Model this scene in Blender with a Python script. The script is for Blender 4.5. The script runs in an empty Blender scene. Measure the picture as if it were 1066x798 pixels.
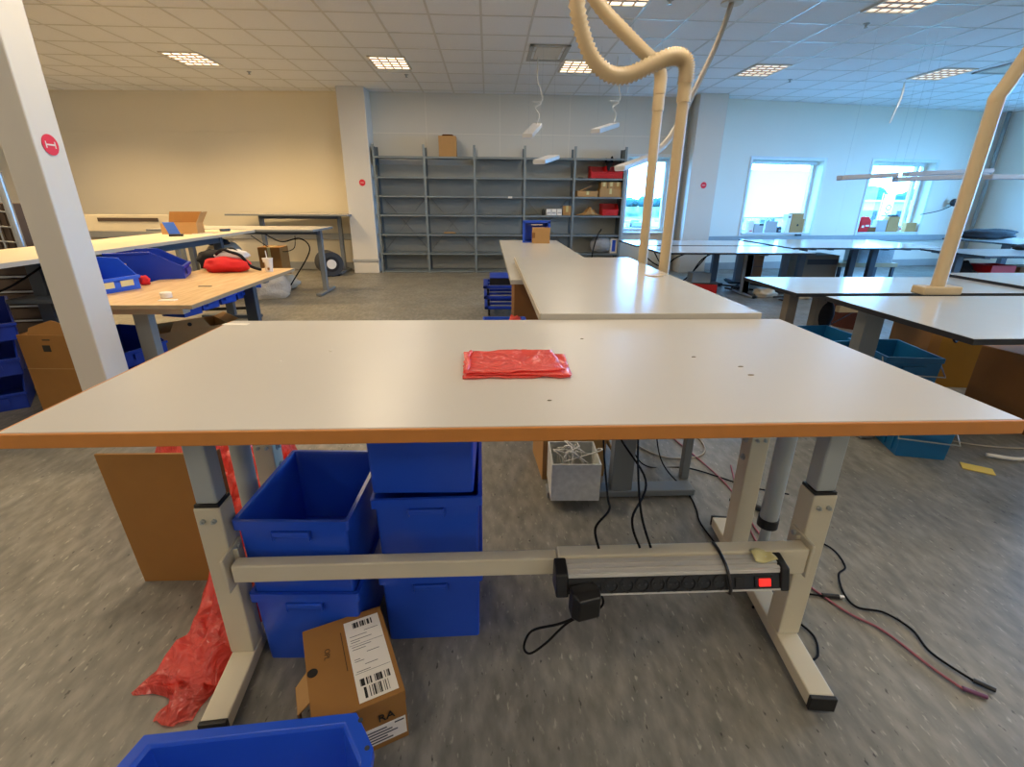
import bpy, bmesh, math, random
from mathutils import Vector, Matrix, noise as mnoise
random.seed(7)
SC = bpy.context.scene
COL = SC.collection
R = math.radians

# ------------------------------------------------------------------ materials
def lin(h):
    h = h.lstrip('#')
    out = []
    for i in (0, 2, 4):
        c = int(h[i:i+2], 16) / 255
        out.append(c / 12.92 if c <= .04045 else ((c + .055) / 1.055) ** 2.4)
    return tuple(out)

def mat(name, hexcol, rough=.5, metal=0, var=.06, scale=12, bump=0, bscale=80, coat=0, spec=.5, trans=0):
    m = bpy.data.materials.new(name); m.use_nodes = True
    nt = m.node_tree; N = nt.nodes; L = nt.links
    b = N['Principled BSDF']
    c = lin(hexcol)
    tc = N.new('ShaderNodeTexCoord'); no = N.new('ShaderNodeTexNoise')
    no.inputs['Scale'].default_value = scale; no.inputs['Detail'].default_value = 4
    L.new(tc.outputs['Object'], no.inputs['Vector'])
    mx = N.new('ShaderNodeMix'); mx.data_type = 'RGBA'
    mx.inputs['A'].default_value = (*[x * (1 - var) for x in c], 1)
    mx.inputs['B'].default_value = (*[min(1, x * (1 + var)) for x in c], 1)
    L.new(no.outputs['Fac'], mx.inputs['Factor'])
    L.new(mx.outputs['Result'], b.inputs['Base Color'])
    b.inputs['Roughness'].default_value = rough
    b.inputs['Metallic'].default_value = metal
    b.inputs['Coat Weight'].default_value = coat
    b.inputs['Specular IOR Level'].default_value = spec
    if trans: b.inputs['Transmission Weight'].default_value = trans
    if bump:
        n2 = N.new('ShaderNodeTexNoise'); n2.inputs['Scale'].default_value = bscale
        L.new(tc.outputs['Object'], n2.inputs['Vector'])
        bp = N.new('ShaderNodeBump'); bp.inputs['Strength'].default_value = bump; bp.inputs['Distance'].default_value = .01
        L.new(n2.outputs['Fac'], bp.inputs['Height']); L.new(bp.outputs['Normal'], b.inputs['Normal'])
    return m

def emis(name, col, strength):
    m = bpy.data.materials.new(name); m.use_nodes = True
    b = m.node_tree.nodes['Principled BSDF']
    b.inputs['Base Color'].default_value = (*col, 1)
    b.inputs['Emission Color'].default_value = (*col, 1); b.inputs['Emission Strength'].default_value = strength
    return m

def floor_mat():
    m = bpy.data.materials.new('floor_vinyl'); m.use_nodes = True
    nt = m.node_tree; N = nt.nodes; L = nt.links; b = N['Principled BSDF']
    tc = N.new('ShaderNodeTexCoord')
    def noise(scale, rot, sc, detail=3):
        mp = N.new('ShaderNodeMapping'); mp.inputs['Rotation'].default_value = (0, 0, R(rot)); mp.inputs['Scale'].default_value = sc
        L.new(tc.outputs['Object'], mp.inputs['Vector'])
        n = N.new('ShaderNodeTexNoise'); n.inputs['Scale'].default_value = scale; n.inputs['Detail'].default_value = detail
        L.new(mp.outputs['Vector'], n.inputs['Vector']); return n.outputs['Fac']
    def ramp(fac, stops):
        r = N.new('ShaderNodeValToRGB'); e = r.color_ramp.elements
        e[0].position, e[0].color = stops[0][0], (*stops[0][1], 1)
        e[1].position, e[1].color = stops[-1][0], (*stops[-1][1], 1)
        for p, c in stops[1:-1]:
            q = e.new(p); q.color = (*c, 1)
        L.new(fac, r.inputs['Fac']); return r.outputs['Color']
    def mix(f, a, bb):
        x = N.new('ShaderNodeMix'); x.data_type = 'RGBA'
        L.new(f, x.inputs['Factor']); L.new(a, x.inputs['A'])
        if isinstance(bb, tuple): x.inputs['B'].default_value = (*bb, 1)
        else: L.new(bb, x.inputs['B'])
        return x.outputs['Result']
    base = ramp(noise(30, 35, (1, .38, 1), 8), [(.3, lin('#67655d')), (.5, lin('#79766d')), (.7, lin('#8a867c'))])
    k, w = (0, 0, 0), (1, 1, 1)
    light = ramp(noise(80, 35, (1, .33, 1), 4), [(.62, k), (.72, w)])
    dark = ramp(noise(75, -20, (1, .4, 1), 3), [(.66, k), (.73, w)])
    dirt = ramp(noise(2.2, 10, (1, 1, 1), 5), [(.45, k), (.75, (.35, .35, .35))])
    c = mix(light, base, lin('#a29e90')); c = mix(dark, c, lin('#3f3d38')); c = mix(dirt, c, lin('#57534a'))
    L.new(c, b.inputs['Base Color'])
    rr = ramp(noise(4, 0, (1, 1, 1), 4), [(.3, (.34,) * 3), (.7, (.5,) * 3)])
    L.new(rr, b.inputs['Roughness'])
    bp = N.new('ShaderNodeBump'); bp.inputs['Strength'].default_value = .06; bp.inputs['Distance'].default_value = .01
    L.new(noise(30, 35, (1, .4, 1), 4), bp.inputs['Height']); L.new(bp.outputs['Normal'], b.inputs['Normal'])
    return m

def wood_mat():
    m = bpy.data.materials.new('birch_top'); m.use_nodes = True
    nt = m.node_tree; N = nt.nodes; L = nt.links; b = N['Principled BSDF']
    tc = N.new('ShaderNodeTexCoord'); mp = N.new('ShaderNodeMapping'); mp.inputs['Scale'].default_value = (14, 1.6, 14)
    L.new(tc.outputs['Object'], mp.inputs['Vector'])
    n = N.new('ShaderNodeTexNoise'); n.inputs['Scale'].default_value = 3; n.inputs['Detail'].default_value = 5
    L.new(mp.outputs['Vector'], n.inputs['Vector'])
    r = N.new('ShaderNodeValToRGB'); e = r.color_ramp.elements
    e[0].position = .3; e[0].color = (*lin('#c29a66'), 1); e[1].position = .7; e[1].color = (*lin('#dcb988'), 1)
    L.new(n.outputs['Fac'], r.inputs['Fac']); L.new(r.outputs['Color'], b.inputs['Base Color'])
    b.inputs['Roughness'].default_value = .45
    return m

def film_mat(name, c, alpha, bump=.9):
    m = bpy.data.materials.new(name); m.use_nodes = True
    nt = m.node_tree; N = nt.nodes; L = nt.links; b = N['Principled BSDF']
    b.inputs['Base Color'].default_value = (*c, 1); b.inputs['Roughness'].default_value = .1
    b.inputs['Specular IOR Level'].default_value = .9; b.inputs['Coat Weight'].default_value = .5; b.inputs['Coat Roughness'].default_value = .1
    tl = N.new('ShaderNodeBsdfTranslucent'); tl.inputs['Color'].default_value = (*c, 1)
    m1 = N.new('ShaderNodeMixShader'); m1.inputs['Fac'].default_value = .45
    L.new(b.outputs['BSDF'], m1.inputs[1]); L.new(tl.outputs['BSDF'], m1.inputs[2])
    tr = N.new('ShaderNodeBsdfTransparent'); tr.inputs['Color'].default_value = (1, .45, .42, 1) if c[0] > c[1] * 2 else (.95, .95, .95, 1)
    m2 = N.new('ShaderNodeMixShader'); m2.inputs['Fac'].default_value = alpha
    L.new(m1.outputs[0], m2.inputs[1]); L.new(tr.outputs[0], m2.inputs[2])
    tc = N.new('ShaderNodeTexCoord'); n2 = N.new('ShaderNodeTexNoise'); n2.inputs['Scale'].default_value = 14; n2.inputs['Detail'].default_value = 3
    n2.inputs['Distortion'].default_value = 1.2
    L.new(tc.outputs['Object'], n2.inputs['Vector'])
    v2 = N.new('ShaderNodeTexVoronoi'); v2.feature = 'DISTANCE_TO_EDGE'; v2.inputs['Scale'].default_value = 17
    mxv = N.new('ShaderNodeMix'); mxv.data_type = 'VECTOR'; mxv.inputs['Factor'].default_value = .12
    L.new(tc.outputs['Object'], mxv.inputs['A']); L.new(n2.outputs['Color'], mxv.inputs['B']); L.new(mxv.outputs['Result'], v2.inputs['Vector'])
    ad = N.new('ShaderNodeMath'); ad.operation = 'ADD'; L.new(n2.outputs['Fac'], ad.inputs[0]); L.new(v2.outputs['Distance'], ad.inputs[1])
    bp = N.new('ShaderNodeBump'); bp.inputs['Strength'].default_value = bump; bp.inputs['Distance'].default_value = .04
    L.new(ad.outputs[0], bp.inputs['Height']); L.new(bp.outputs['Normal'], b.inputs['Normal'])
    L.new(m2.outputs[0], N['Material Output'].inputs['Surface'])
    return m

def glass_mat():
    m = bpy.data.materials.new('window_glass'); m.use_nodes = True
    nt = m.node_tree; N = nt.nodes; L = nt.links; N.remove(N['Principled BSDF'])
    t = N.new('ShaderNodeBsdfTransparent'); t.inputs['Color'].default_value = (.95, .98, 1, 1)
    g = N.new('ShaderNodeBsdfGlossy'); g.inputs['Roughness'].default_value = .02
    x = N.new('ShaderNodeMixShader'); x.inputs['Fac'].default_value = .05
    L.new(t.outputs[0], x.inputs[1]); L.new(g.outputs[0], x.inputs[2]); L.new(x.outputs[0], N['Material Output'].inputs['Surface'])
    return m

def blind_mat():
    m = bpy.data.materials.new('blind_fabric'); m.use_nodes = True
    nt = m.node_tree; N = nt.nodes; L = nt.links; N.remove(N['Principled BSDF'])
    d = N.new('ShaderNodeBsdfDiffuse'); d.inputs['Color'].default_value = (.95, .95, .95, 1)
    t = N.new('ShaderNodeBsdfTranslucent'); t.inputs['Color'].default_value = (.95, .95, .95, 1)
    x = N.new('ShaderNodeMixShader'); x.inputs['Fac'].default_value = .8
    L.new(d.outputs[0], x.inputs[1]); L.new(t.outputs[0], x.inputs[2])
    tp = N.new('ShaderNodeBsdfTransparent'); y = N.new('ShaderNodeMixShader'); y.inputs['Fac'].default_value = .1     # open weave
    L.new(x.outputs[0], y.inputs[1]); L.new(tp.outputs[0], y.inputs[2]); L.new(y.outputs[0], N['Material Output'].inputs['Surface'])
    return m

def ext_ground_mat():
    m = bpy.data.materials.new('outdoor_ground'); m.use_nodes = True
    nt = m.node_tree; N = nt.nodes; L = nt.links; b = N['Principled BSDF']
    tc = N.new('ShaderNodeTexCoord'); n = N.new('ShaderNodeTexNoise'); n.inputs['Scale'].default_value = .25; n.inputs['Detail'].default_value = 5
    L.new(tc.outputs['Object'], n.inputs['Vector'])
    r = N.new('ShaderNodeValToRGB'); e = r.color_ramp.elements
    e[0].position = .42; e[0].color = (.02, .07, .05, 1); e[1].position = .58; e[1].color = (.2, .24, .2, 1)
    L.new(n.outputs['Fac'], r.inputs['Fac']); L.new(r.outputs['Color'], b.inputs['Base Color'])
    b.inputs['Roughness'].default_value = .9
    return m

M = dict(
    floor=floor_mat(), wallm=mat('dimmed_wall_paint', '#d2cfc4', .75, var=.02, scale=2), wallw=mat('warm_lit_wall_paint', '#e6dcc4', .75, var=.02, scale=2), wall=mat('wall_paint', '#e4dfd2', .75, var=.02, scale=2), ceil=mat('ceiling_tile', '#eff1f4', .8, var=.05, scale=60, bump=.1, bscale=200),  # wallm and wallw: wall paint with dimmer and warmer light mixed into the colour
    grid=mat('ceiling_grid', '#cfcfcc', .3, var=.02, spec=.8), column=mat('column_paint', '#d2cec4', .5, var=.02, scale=3),
    trim=mat('trim_grey', '#a7a8a6', .5), cond=mat('conduit_grey', '#8f9698', .4),
    top=mat('table_laminate', '#bfbab1', .34, var=.025, scale=5, spec=.5), edge=mat('orange_edge', '#bb7938', .4, var=.1, scale=30),
    topw=mat('white_laminate', '#c2bdb2', .22, var=.03, scale=5), topedge=mat('pale_edge', '#b3a894', .45),
    topg=mat('grey_white_laminate', '#bfc0bf', .16, var=.02), blk=mat('black_edge', '#1b1c20', .45),
    beige=mat('beige_metal', '#cfc6ae', .4, var=.03), steel=mat('zinc_tube', '#aab0b0', .38, metal=.1, var=.05), legg=mat('grey_leg', '#787d80', .42, metal=.2),
    legd=mat('slate_leg', '#4d5661', .42, metal=.2), legb=mat('brown_leg', '#83796a', .5), shelf=mat('shelf_steel', '#7f8a8f', .4, metal=.35, var=.06),
    shelfd=mat('shelf_back_post', '#59646b', .45, metal=.3), black=mat('black_plastic', '#131315', .4), rub=mat('black_rubber', '#1a1a1b', .6), alu=mat('aluminium', '#d6d4cf', .34, metal=.45, var=.04),
    blue=mat('blue_plastic', '#2352cc', .3, var=.06, scale=6), blued=mat('dark_blue_plastic', '#1236a4', .4, var=.08, scale=8), teal=mat('teal_blue_plastic', '#0b5c8c', .45, var=.08),
    card=mat('cardboard', '#94672f', .8, var=.07, scale=18), card2=mat('pale_cardboard', '#b08752', .8, var=.07, scale=18), cardd=mat('brown_cardboard', '#7b5227', .85, var=.08, scale=14),
    cardin=mat('cardboard_core', '#8b6434', .9), white=mat('white_paper', '#e6e0d4', .6, var=.02), ink=mat('black_ink', '#18150f', .7), inkb=mat('brown_ink', '#4a3318', .8),
    red=mat('red_plastic', '#c8171d', .4), redsw=emis('switch_glow', (1, .02, .015), 1.0), redcl=mat('red_cloth', '#d51c1e', .8, bump=.3, bscale=30), sign=mat('red_sign', '#d8283c', .5),
    pvc=mat('cream_pipe', '#c6b08a', .4, var=.03), pvcd=mat('grey_tube', '#a59a8a', .45), lampb=mat('lamp_housing', '#c4c3c2', .35), lens=mat('lamp_lens', '#b9c0d0', .35),
    backp=mat('rack_back_panel', '#96978f', .6), boardm=mat('brown_board', '#6a4f35', .7), casing=mat('machine_casing', '#7d7466', .6), louv=mat('louvre_tan', '#b59a84', .5), fix=mat('fixture_frame', '#d8d0c2', .4), vent=mat('vent_metal', '#b3b2ae', .45), wood=wood_mat(), woodedge=mat('birch_edge', '#9c8a6c', .5), strip=mat('pale_birch', '#dccdaa', .4, var=.03),
    cable=mat('black_cable', '#100f10', .7, spec=.15), cabr=mat('pink_cable', '#93505a', .6), cabw=mat('white_cable', '#d9d6ce', .45), cabp=mat('purple_plug', '#66385c', .4),
    film=film_mat('red_film', (1, .15, .115), .16), film2=film_mat('red_film_flat', (1, .17, .13), .12, .4), bag=film_mat('clear_bag', (.85, .82, .76), .2), bagw=film_mat('white_bag', (.75, .75, .75), .1),
    glass=glass_mat(), frame=mat('window_frame', '#d5dadb', .4), blind=blind_mat(), ground=ext_ground_mat(),
    tree=mat('tree_leaves', '#124242', .9, var=.5, scale=1.2), build=mat('facade_pale', '#8d9492', .8), pane=mat('dark_pane', '#17262c', .3), dark=mat('dark_grey', '#33353a', .6),
    yellow=mat('yellow_note', '#e3c24c', .7), ylabel=mat('yellow_label', '#d9c98a', .6), tape=mat('pale_tape', '#cfc489', .4), wire=mat('galvanised_wire', '#a9acab', .35, metal=.6), brown=mat('dark_brown', '#4c3c2e', .7),
    marble=mat('marbled_paper', '#c9cbc6', .6, var=.3, scale=40), yelbox=mat('ochre_box', '#9a6d18', .8), basket=mat('redbrown_basket', '#4c231a', .75, bump=.5, bscale=60),
    cloth=mat('dark_cloth', '#17181c', .9, bump=.4, bscale=25), clothw=mat('white_cloth', '#cfc9c4', .9, bump=.4, bscale=25), dust=mat('dark_speck', '#857c6c', .8), cream=mat('cream_panel', '#d5c9ae', .6),
    pvcbag=mat('pale_bag', '#c4b8a2', .7, bump=.5, bscale=14), orange=mat('orange_film', '#e0391c', .35))

# ------------------------------------------------------------------ mesh helper
class MB:
    def __init__(s): s.bm = bmesh.new()
    def box(s, x0, x1, y0, y1, z0, z1, T=None):
        r = bmesh.ops.create_cube(s.bm, size=1)
        m = Matrix.Translation(((x0+x1)/2, (y0+y1)/2, (z0+z1)/2)) @ Matrix.Diagonal((abs(x1-x0), abs(y1-y0), abs(z1-z0), 1))
        bmesh.ops.transform(s.bm, matrix=(T @ m) if T else m, verts=r['verts']); return s
    def beam(s, p0, p1, w, h):          # square bar from p0 to p1; w sideways, h the other way
        p0, p1 = Vector(p0), Vector(p1); d = p1 - p0; l = d.length; d.normalize()
        up = Vector((0, 0, 1)) if abs(d.z) < .95 else Vector((0, 1, 0))
        x = d.cross(up).normalized(); y = x.cross(d).normalized()
        m = Matrix(((x.x, y.x, d.x), (x.y, y.y, d.y), (x.z, y.z, d.z))).to_4x4(); m.translation = (p0+p1)/2
        r = bmesh.ops.create_cube(s.bm, size=1)
        bmesh.ops.transform(s.bm, matrix=m @ Matrix.Diagonal((w, h, l, 1)), verts=r['verts']); return s
    def cyl(s, p0, p1, r0, r1=None, seg=20):
        p0, p1 = Vector(p0), Vector(p1); d = p1 - p0
        q = d.to_track_quat('Z', 'Y').to_matrix().to_4x4(); q.translation = (p0+p1)/2
        bmesh.ops.create_cone(s.bm, cap_ends=True, segments=seg, radius1=r0, radius2=r0 if r1 is None else r1, depth=d.length, matrix=q); return s
    def ball(s, c, r, sx=1, sy=1, sz=1, u=16, v=10):
        bmesh.ops.create_uvsphere(s.bm, u_segments=u, v_segments=v, radius=r, matrix=Matrix.Translation(c) @ Matrix.Diagonal((sx, sy, sz, 1))); return s
    def tube(s, pts, r, seg=10, sub=6, rib=0, closed=False):
        P = [Vector(p) for p in pts]; C = []
        n = len(P)
        if sub > 1 and n > 2:
            for i in range(n - 1):
                a, b, c, d = P[max(i-1, 0)], P[i], P[i+1], P[min(i+2, n-1)]
                for k in range(sub):
                    t = k / sub
                    C.append(.5 * ((2*b) + (c-a)*t + (2*a-5*b+4*c-d)*t*t + (3*b-a-3*c+d)*t**3))
            C.append(P[-1])
        else: C = P
        t0 = (C[1]-C[0]).normalized(); nrm = t0.orthogonal().normalized(); rings = []
        for i, p in enumerate(C):
            t = (C[min(i+1, len(C)-1)] - C[max(i-1, 0)]).normalized()
            nrm = (nrm - t * nrm.dot(t)).normalized(); bn = t.cross(nrm)
            rr = r * (1 + (rib if i % 2 else -rib))
            rings.append([s.bm.verts.new(p + rr*(math.cos(2*math.pi*k/seg)*nrm + math.sin(2*math.pi*k/seg)*bn)) for k in range(seg)])
        for a, b in zip(rings, rings[1:]):
            for k in range(seg): s.bm.faces.new((a[k], a[(k+1) % seg], b[(k+1) % seg], b[k]))
        s.bm.faces.new(rings[0][::-1]); s.bm.faces.new(rings[-1]); return s
    def lathe(s, prof, c=(0, 0, 0), seg=28, T=None):
        rings = []
        for r, z in prof:
            rings.append([s.bm.verts.new((T @ Vector((r*math.cos(2*math.pi*k/seg), r*math.sin(2*math.pi*k/seg), z)) if T else Vector((c[0]+r*math.cos(2*math.pi*k/seg), c[1]+r*math.sin(2*math.pi*k/seg), c[2]+z)))) for k in range(seg)])
        for a, b in zip(rings, rings[1:]):
            for k in range(seg): s.bm.faces.new((a[k], a[(k+1) % seg], b[(k+1) % seg], b[k]))
        s.bm.faces.new(rings[0][::-1]); s.bm.faces.new(rings[-1]); return s
    def prism(s, pts, z0, z1, T=None):
        f = lambda x, y, z: (T @ Vector((x, y, z))) if T else Vector((x, y, z))
        a = [s.bm.verts.new(f(x, y, z0)) for x, y in pts]; b = [s.bm.verts.new(f(x, y, z1)) for x, y in pts]
        n = len(pts)
        s.bm.faces.new(a[::-1]); s.bm.faces.new(b)
        for i in range(n): s.bm.faces.new((a[i], a[(i+1) % n], b[(i+1) % n], b[i]))
        return s
    def loft(s, loops):                 # closed loops of equal length, capped at first and last
        V = [[s.bm.verts.new(p) for p in lp] for lp in loops]
        n = len(V[0])
        for a, b in zip(V, V[1:]):
            for k in range(n): s.bm.faces.new((a[k], a[(k+1) % n], b[(k+1) % n], b[k]))
        s.bm.faces.new(V[0][::-1]); s.bm.faces.new(V[-1]); return s
    def grid(s, nu, nv, f):
        V = [[s.bm.verts.new(f(i/nu, j/nv)) for j in range(nv+1)] for i in range(nu+1)]
        for i in range(nu):
            for j in range(nv): s.bm.faces.new((V[i][j], V[i+1][j], V[i+1][j+1], V[i][j+1]))
        return s
    def build(s, name, m, parent=None, bev=0, smooth=False, loc=None, rz=0, solid=0):
        bmesh.ops.recalc_face_normals(s.bm, faces=s.bm.faces)
        me = bpy.data.meshes.new(name); s.bm.to_mesh(me); s.bm.free()
        o = bpy.data.objects.new(name, me); COL.objects.link(o)
        me.materials.append(m)
        if smooth:
            for p in me.polygons: p.use_smooth = True
            if smooth != 'all': me.set_sharp_from_angle(angle=R(40))
        if solid:
            q = o.modifiers.new('thick', 'SOLIDIFY'); q.thickness = solid; q.offset = 0
        if bev:
            q = o.modifiers.new('soft', 'BEVEL'); q.width = bev; q.segments = 2; q.limit_method = 'ANGLE'
        if parent: o.parent = parent
        if loc: o.location = loc
        if rz: o.rotation_euler.z = rz
        return o

def B(*a): return MB().box(*a)
def tag(o, label, cat, group=None):
    o['label'] = label; o['category'] = cat
    if group: o['group'] = group
    return o
def thing(name, label, cat, loc=(0, 0, 0), rz=0, group=None):
    o = bpy.data.objects.new(name, None); COL.objects.link(o); o.empty_display_size = .1
    o.location = loc; o.rotation_euler = (0, 0, rz)
    return tag(o, label, cat, group)
def struct(o, label=None, cat=None):
    o['kind'] = 'structure'
    if label: o['label'] = label
    if cat: o['category'] = cat
    return o
def dup(root, loc, rz, label, group=None):
    r = root.copy(); COL.objects.link(r); r.location = loc; r.rotation_euler = (0, 0, rz); r['label'] = label
    if group: r['group'] = group
    for ch in list(root.children):
        c = ch.copy(); COL.objects.link(c); c.parent = r
        for g in list(ch.children):
            d = g.copy(); COL.objects.link(d); d.parent = c
    return r
def text(body, size, name, m, parent, T, depth=.0006):
    cu = bpy.data.curves.new(name, 'FONT'); cu.body = body; cu.size = size; cu.extrude = depth; cu.align_x = 'CENTER'; cu.align_y = 'CENTER'
    tmp = bpy.data.objects.new(name + '_curve', cu); COL.objects.link(tmp)
    dg = bpy.context.evaluated_depsgraph_get(); me = bpy.data.meshes.new_from_object(tmp.evaluated_get(dg))
    bpy.data.objects.remove(tmp)
    o = bpy.data.objects.new(name, me); COL.objects.link(o); me.materials.clear(); me.materials.append(m)
    o.parent = parent; o.matrix_local = T
    return o

# ------------------------------------------------------------------ camera
cam = bpy.data.cameras.new('camera'); cam.sensor_width = 36; cam.lens = 505 / 1066 * 36; cam.clip_start = .02; cam.clip_end = 500
co = bpy.data.objects.new('camera', cam); COL.objects.link(co)
mt = Matrix.Rotation(R(-2.8), 4, 'Z') @ Matrix.Rotation(R(90 - 20.8), 4, 'X') @ Matrix.Rotation(R(.45), 4, 'Z'); mt.translation = (0, 0, 1.2)
co.matrix_world = mt
SC.camera = co

# ------------------------------------------------------------------ room shell
CH = 2.78
f = B(-8.6, 10.4, -3.2, 10.6, -.1, 0).build('floor', M['floor']); struct(f)
c = B(-8.6, 10.4, -3.2, 10.6, CH, CH + .1).build('ceiling', M['ceil']); struct(c)
g = MB()
x = 1.87 - .48 * 22
while x < 10:
    g.box(x - .011, x + .011, -3, 10.2, CH - .004, CH + .002); x += .48
y = 6.51 - .56 * 17
while y < 10:
    g.box(-8.4, 9.9, y - .011, y + .011, CH - .0035, CH + .002); y += .56
struct(g.build('ceiling_grid', M['grid'], c))

def wall(name, p0, p1, holes=(), th=.28, h=CH, m='wall'):
    """wall with its room face on p0-p1; thickness to the left of p0->p1; holes (s0, s1, z0, z1)"""
    p0, p1 = Vector((*p0, 0)), Vector((*p1, 0)); L = (p1-p0).length; a = math.atan2(p1.y-p0.y, p1.x-p0.x)
    mb = MB(); s = 0
    for (s0, s1, z0, z1) in sorted(holes):
        mb.box(s, s0, 0, th, 0, h); mb.box(s0, s1, 0, th, 0, z0); mb.box(s0, s1, 0, th, z1, h); s = s1
    mb.box(s, L, 0, th, 0, h)
    o = mb.build(name, M[m], loc=p0, rz=a); struct(o)
    return o, p0, a

def window(n, wp, a, hole, blue=False, mull=False):
    s0, s1, z0, z1 = hole
    e = bpy.data.objects.new('window_%d' % n, None); COL.objects.link(e); e.location = wp; e.rotation_euler.z = a; struct(e)
    fr = MB(); w = .06
    fr.box(s0, s0+w, .17, .24, z0, z1); fr.box(s1-w, s1, .17, .24, z0, z1); fr.box(s0+w, s1-w, .17, .24, z0, z0+w); fr.box(s0+w, s1-w, .17, .24, z1-w, z1)
    if mull: fr.box(s1-w-.16, s1-w-.1, .17, .24, z0+w, z1-w)
    fr.build('window_frame', M['frame'], e, bev=.004)
    B(s0+w, s1-w, .2, .206, z0+w, z1-w).build('pane', M['glass'], e)
    t = MB(); t.box(s0-.05, s0, -.012, .0, z0-.05, z1+.05); t.box(s1, s1+.05, -.012, 0, z0-.05, z1+.05); t.box(s0, s1, -.012, 0, z1, z1+.05)
    t.build('casing', M['frame'], e, bev=.003)
    B(s0, s1, -.03, .17, z0-.022, z0+.004).build('window_sill', M['frame'], e, bev=.003)
    pl = bpy.data.lights.new('daylight_portal', 'AREA'); pl.shape = 'RECTANGLE'; pl.size = s1-s0; pl.size_y = z1-z0; pl.cycles.is_portal = True
    po = bpy.data.objects.new('daylight_portal', pl); COL.objects.link(po); po.parent = e
    po.location = ((s0+s1)/2, .27, (z0+z1)/2); po.rotation_euler = (R(-90), 0, 0)
    return e

BY = 8.95
wall('wall_back_left', (-8.5, 9.35), (-2.2, BY), m='wallw')  # warm lamp glow is partly painted into this wall's colour
wb, wbp, wba = wall('wall_back', (-2.2, BY), (3.8, BY), [(4.60, 5.36, .66, 1.88)], m='wallm')  # wall colour darkened here to offset the brighter lamps
window(1, wbp, wba, (4.60, 5.36, .66, 1.88))
P0, P1 = (3.8, BY), (9.75, 9.85)
H2, H3 = (.82, 2.26, .65, 1.88), (3.32, 4.72, .65, 1.90)
ww, wwp, wwa = wall('wall_window', P0, P1, [H2, H3])
w2 = window(2, wwp, wwa, H2); window(3, wwp, wwa, H3, mull=True)
RH = [(1.7, 4.3, .6, 2.45), (4.6, 7.2, .6, 2.45)]  # unseen windows, added and enlarged to bring in more daylight
wr, wrp, wra = wall('wall_right', (9.75, 9.85), (9.75, -3), RH)
for i, hh in enumerate(RH): window(4+i, wrp, wra, hh)
wall('wall_left', (-8.4, -3), (-8.4, 9.5))
wall('wall_front', (9.9, -3), (-8.6, -3))
# wall-panel joints, skirting, cable trunking
def trim(n, p0, p1, z0, z1, m, d=.02, s0=0, s1=None):
    p0, p1 = Vector((*p0, 0)), Vector((*p1, 0)); a = math.atan2(p1.y-p0.y, p1.x-p0.x); L = (p1-p0).length
    o = B(s0, s1 if s1 else L, -d, 0, z0, z1).build('trim_%d' % n, M[m], loc=p0, rz=a, bev=.002); struct(o)
trim(1, (-8.4, 9.34), (-2.2, BY), 2.19, 2.2, 'wallw', .003)
trim(2, (-2.2, BY), (3.8, BY), 2.19, 2.2, 'wall', .003)
trim(3, P0, P1, 2.19, 2.2, 'wall', .003)
for i, s in enumerate((1.2, 2.4, 3.55)): trim(4+i, (-2.2, BY), (3.8, BY), 0, CH, 'wall', .002, s, s+.008)
for i, s in enumerate((2.85, 5.2)): trim(7+i, P0, P1, 0, CH, 'wall', .002, s, s+.008)
trim(9, (-8.4, 9.34), (-2.2, BY), .52, .62, 'trim', .05)
trim(10, P0, P1, .5, .60, 'cond', .07)
for nm, p0, p1 in (('baseboard_back_left', (-8.4, 9.34), (-2.2, BY)), ('baseboard_back', (-2.2, BY), (3.8, BY)), ('baseboard_window', P0, P1)):
    p0v = Vector((*p0, 0)); a = math.atan2(p1[1]-p0[1], p1[0]-p0[0]); L = math.hypot(p1[0]-p0[0], p1[1]-p0[1])
    struct(B(0, L, -.02, 0, .0, .13).build(nm, M['trim'], loc=p0v, rz=a, bev=.003))
struct(MB().tube([(9.66, 9.74, 0), (9.66, 9.74, CH)], .035, sub=1).build('trim_13', M['cond'], smooth=True))
struct(MB().tube([(3.26, 8.86, 0), (3.26, 8.86, CH)], .04, sub=1).build('trim_14', M['cond'], smooth=True))
# columns
def column(x0, x1, y0, y1, base=False):
    o = B(x0, x1, y0, y1, 0, CH).build('column', M['column'], bev=.006); struct(o)
    if base: struct(B(x0-.012, x1+.012, y0-.012, y1, .19, .235).build('column_band', M['trim'], o, bev=.003))
    return o
cl = column(-2.082, -1.940, 2.40, 2.562)
column(-2.29, -1.87, 8.55, 9.0, True)
column(3.36, 3.82, 8.6, 9.0)
# emergency stickers on the columns
def sticker(label, c, nx, ny, r, bar):
    t = thing('column_sticker', label, 'sticker', c, math.atan2(ny, nx) + R(90))
    MB().cyl((0, -.0015, 0), (0, 0, 0), r, seg=36).build('disc', M['sign'], t)
    b = MB(); b.box(-r*.55, r*.55, -.003, -.0012, -r*.07, r*.07)
    if bar:
        b.box(-r*.62, -r*.5, -.003, -.0012, -r*.32, r*.32); b.box(r*.5, r*.62, -.003, -.0012, -r*.32, r*.32)
    b.build('symbol', M['white'], t)
sticker('round red sticker with white bar symbol on near column', (-1.9385, 2.48, 1.41), 1, 0, .043, True)
sticker('small round red sticker on column beside shelving rack', (-2.02, 8.548, 1.43), 0, -1, .05, False)
sticker('small round red sticker on column between the windows', (3.60, 8.598, 1.44), 0, -1, .05, False)

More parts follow.
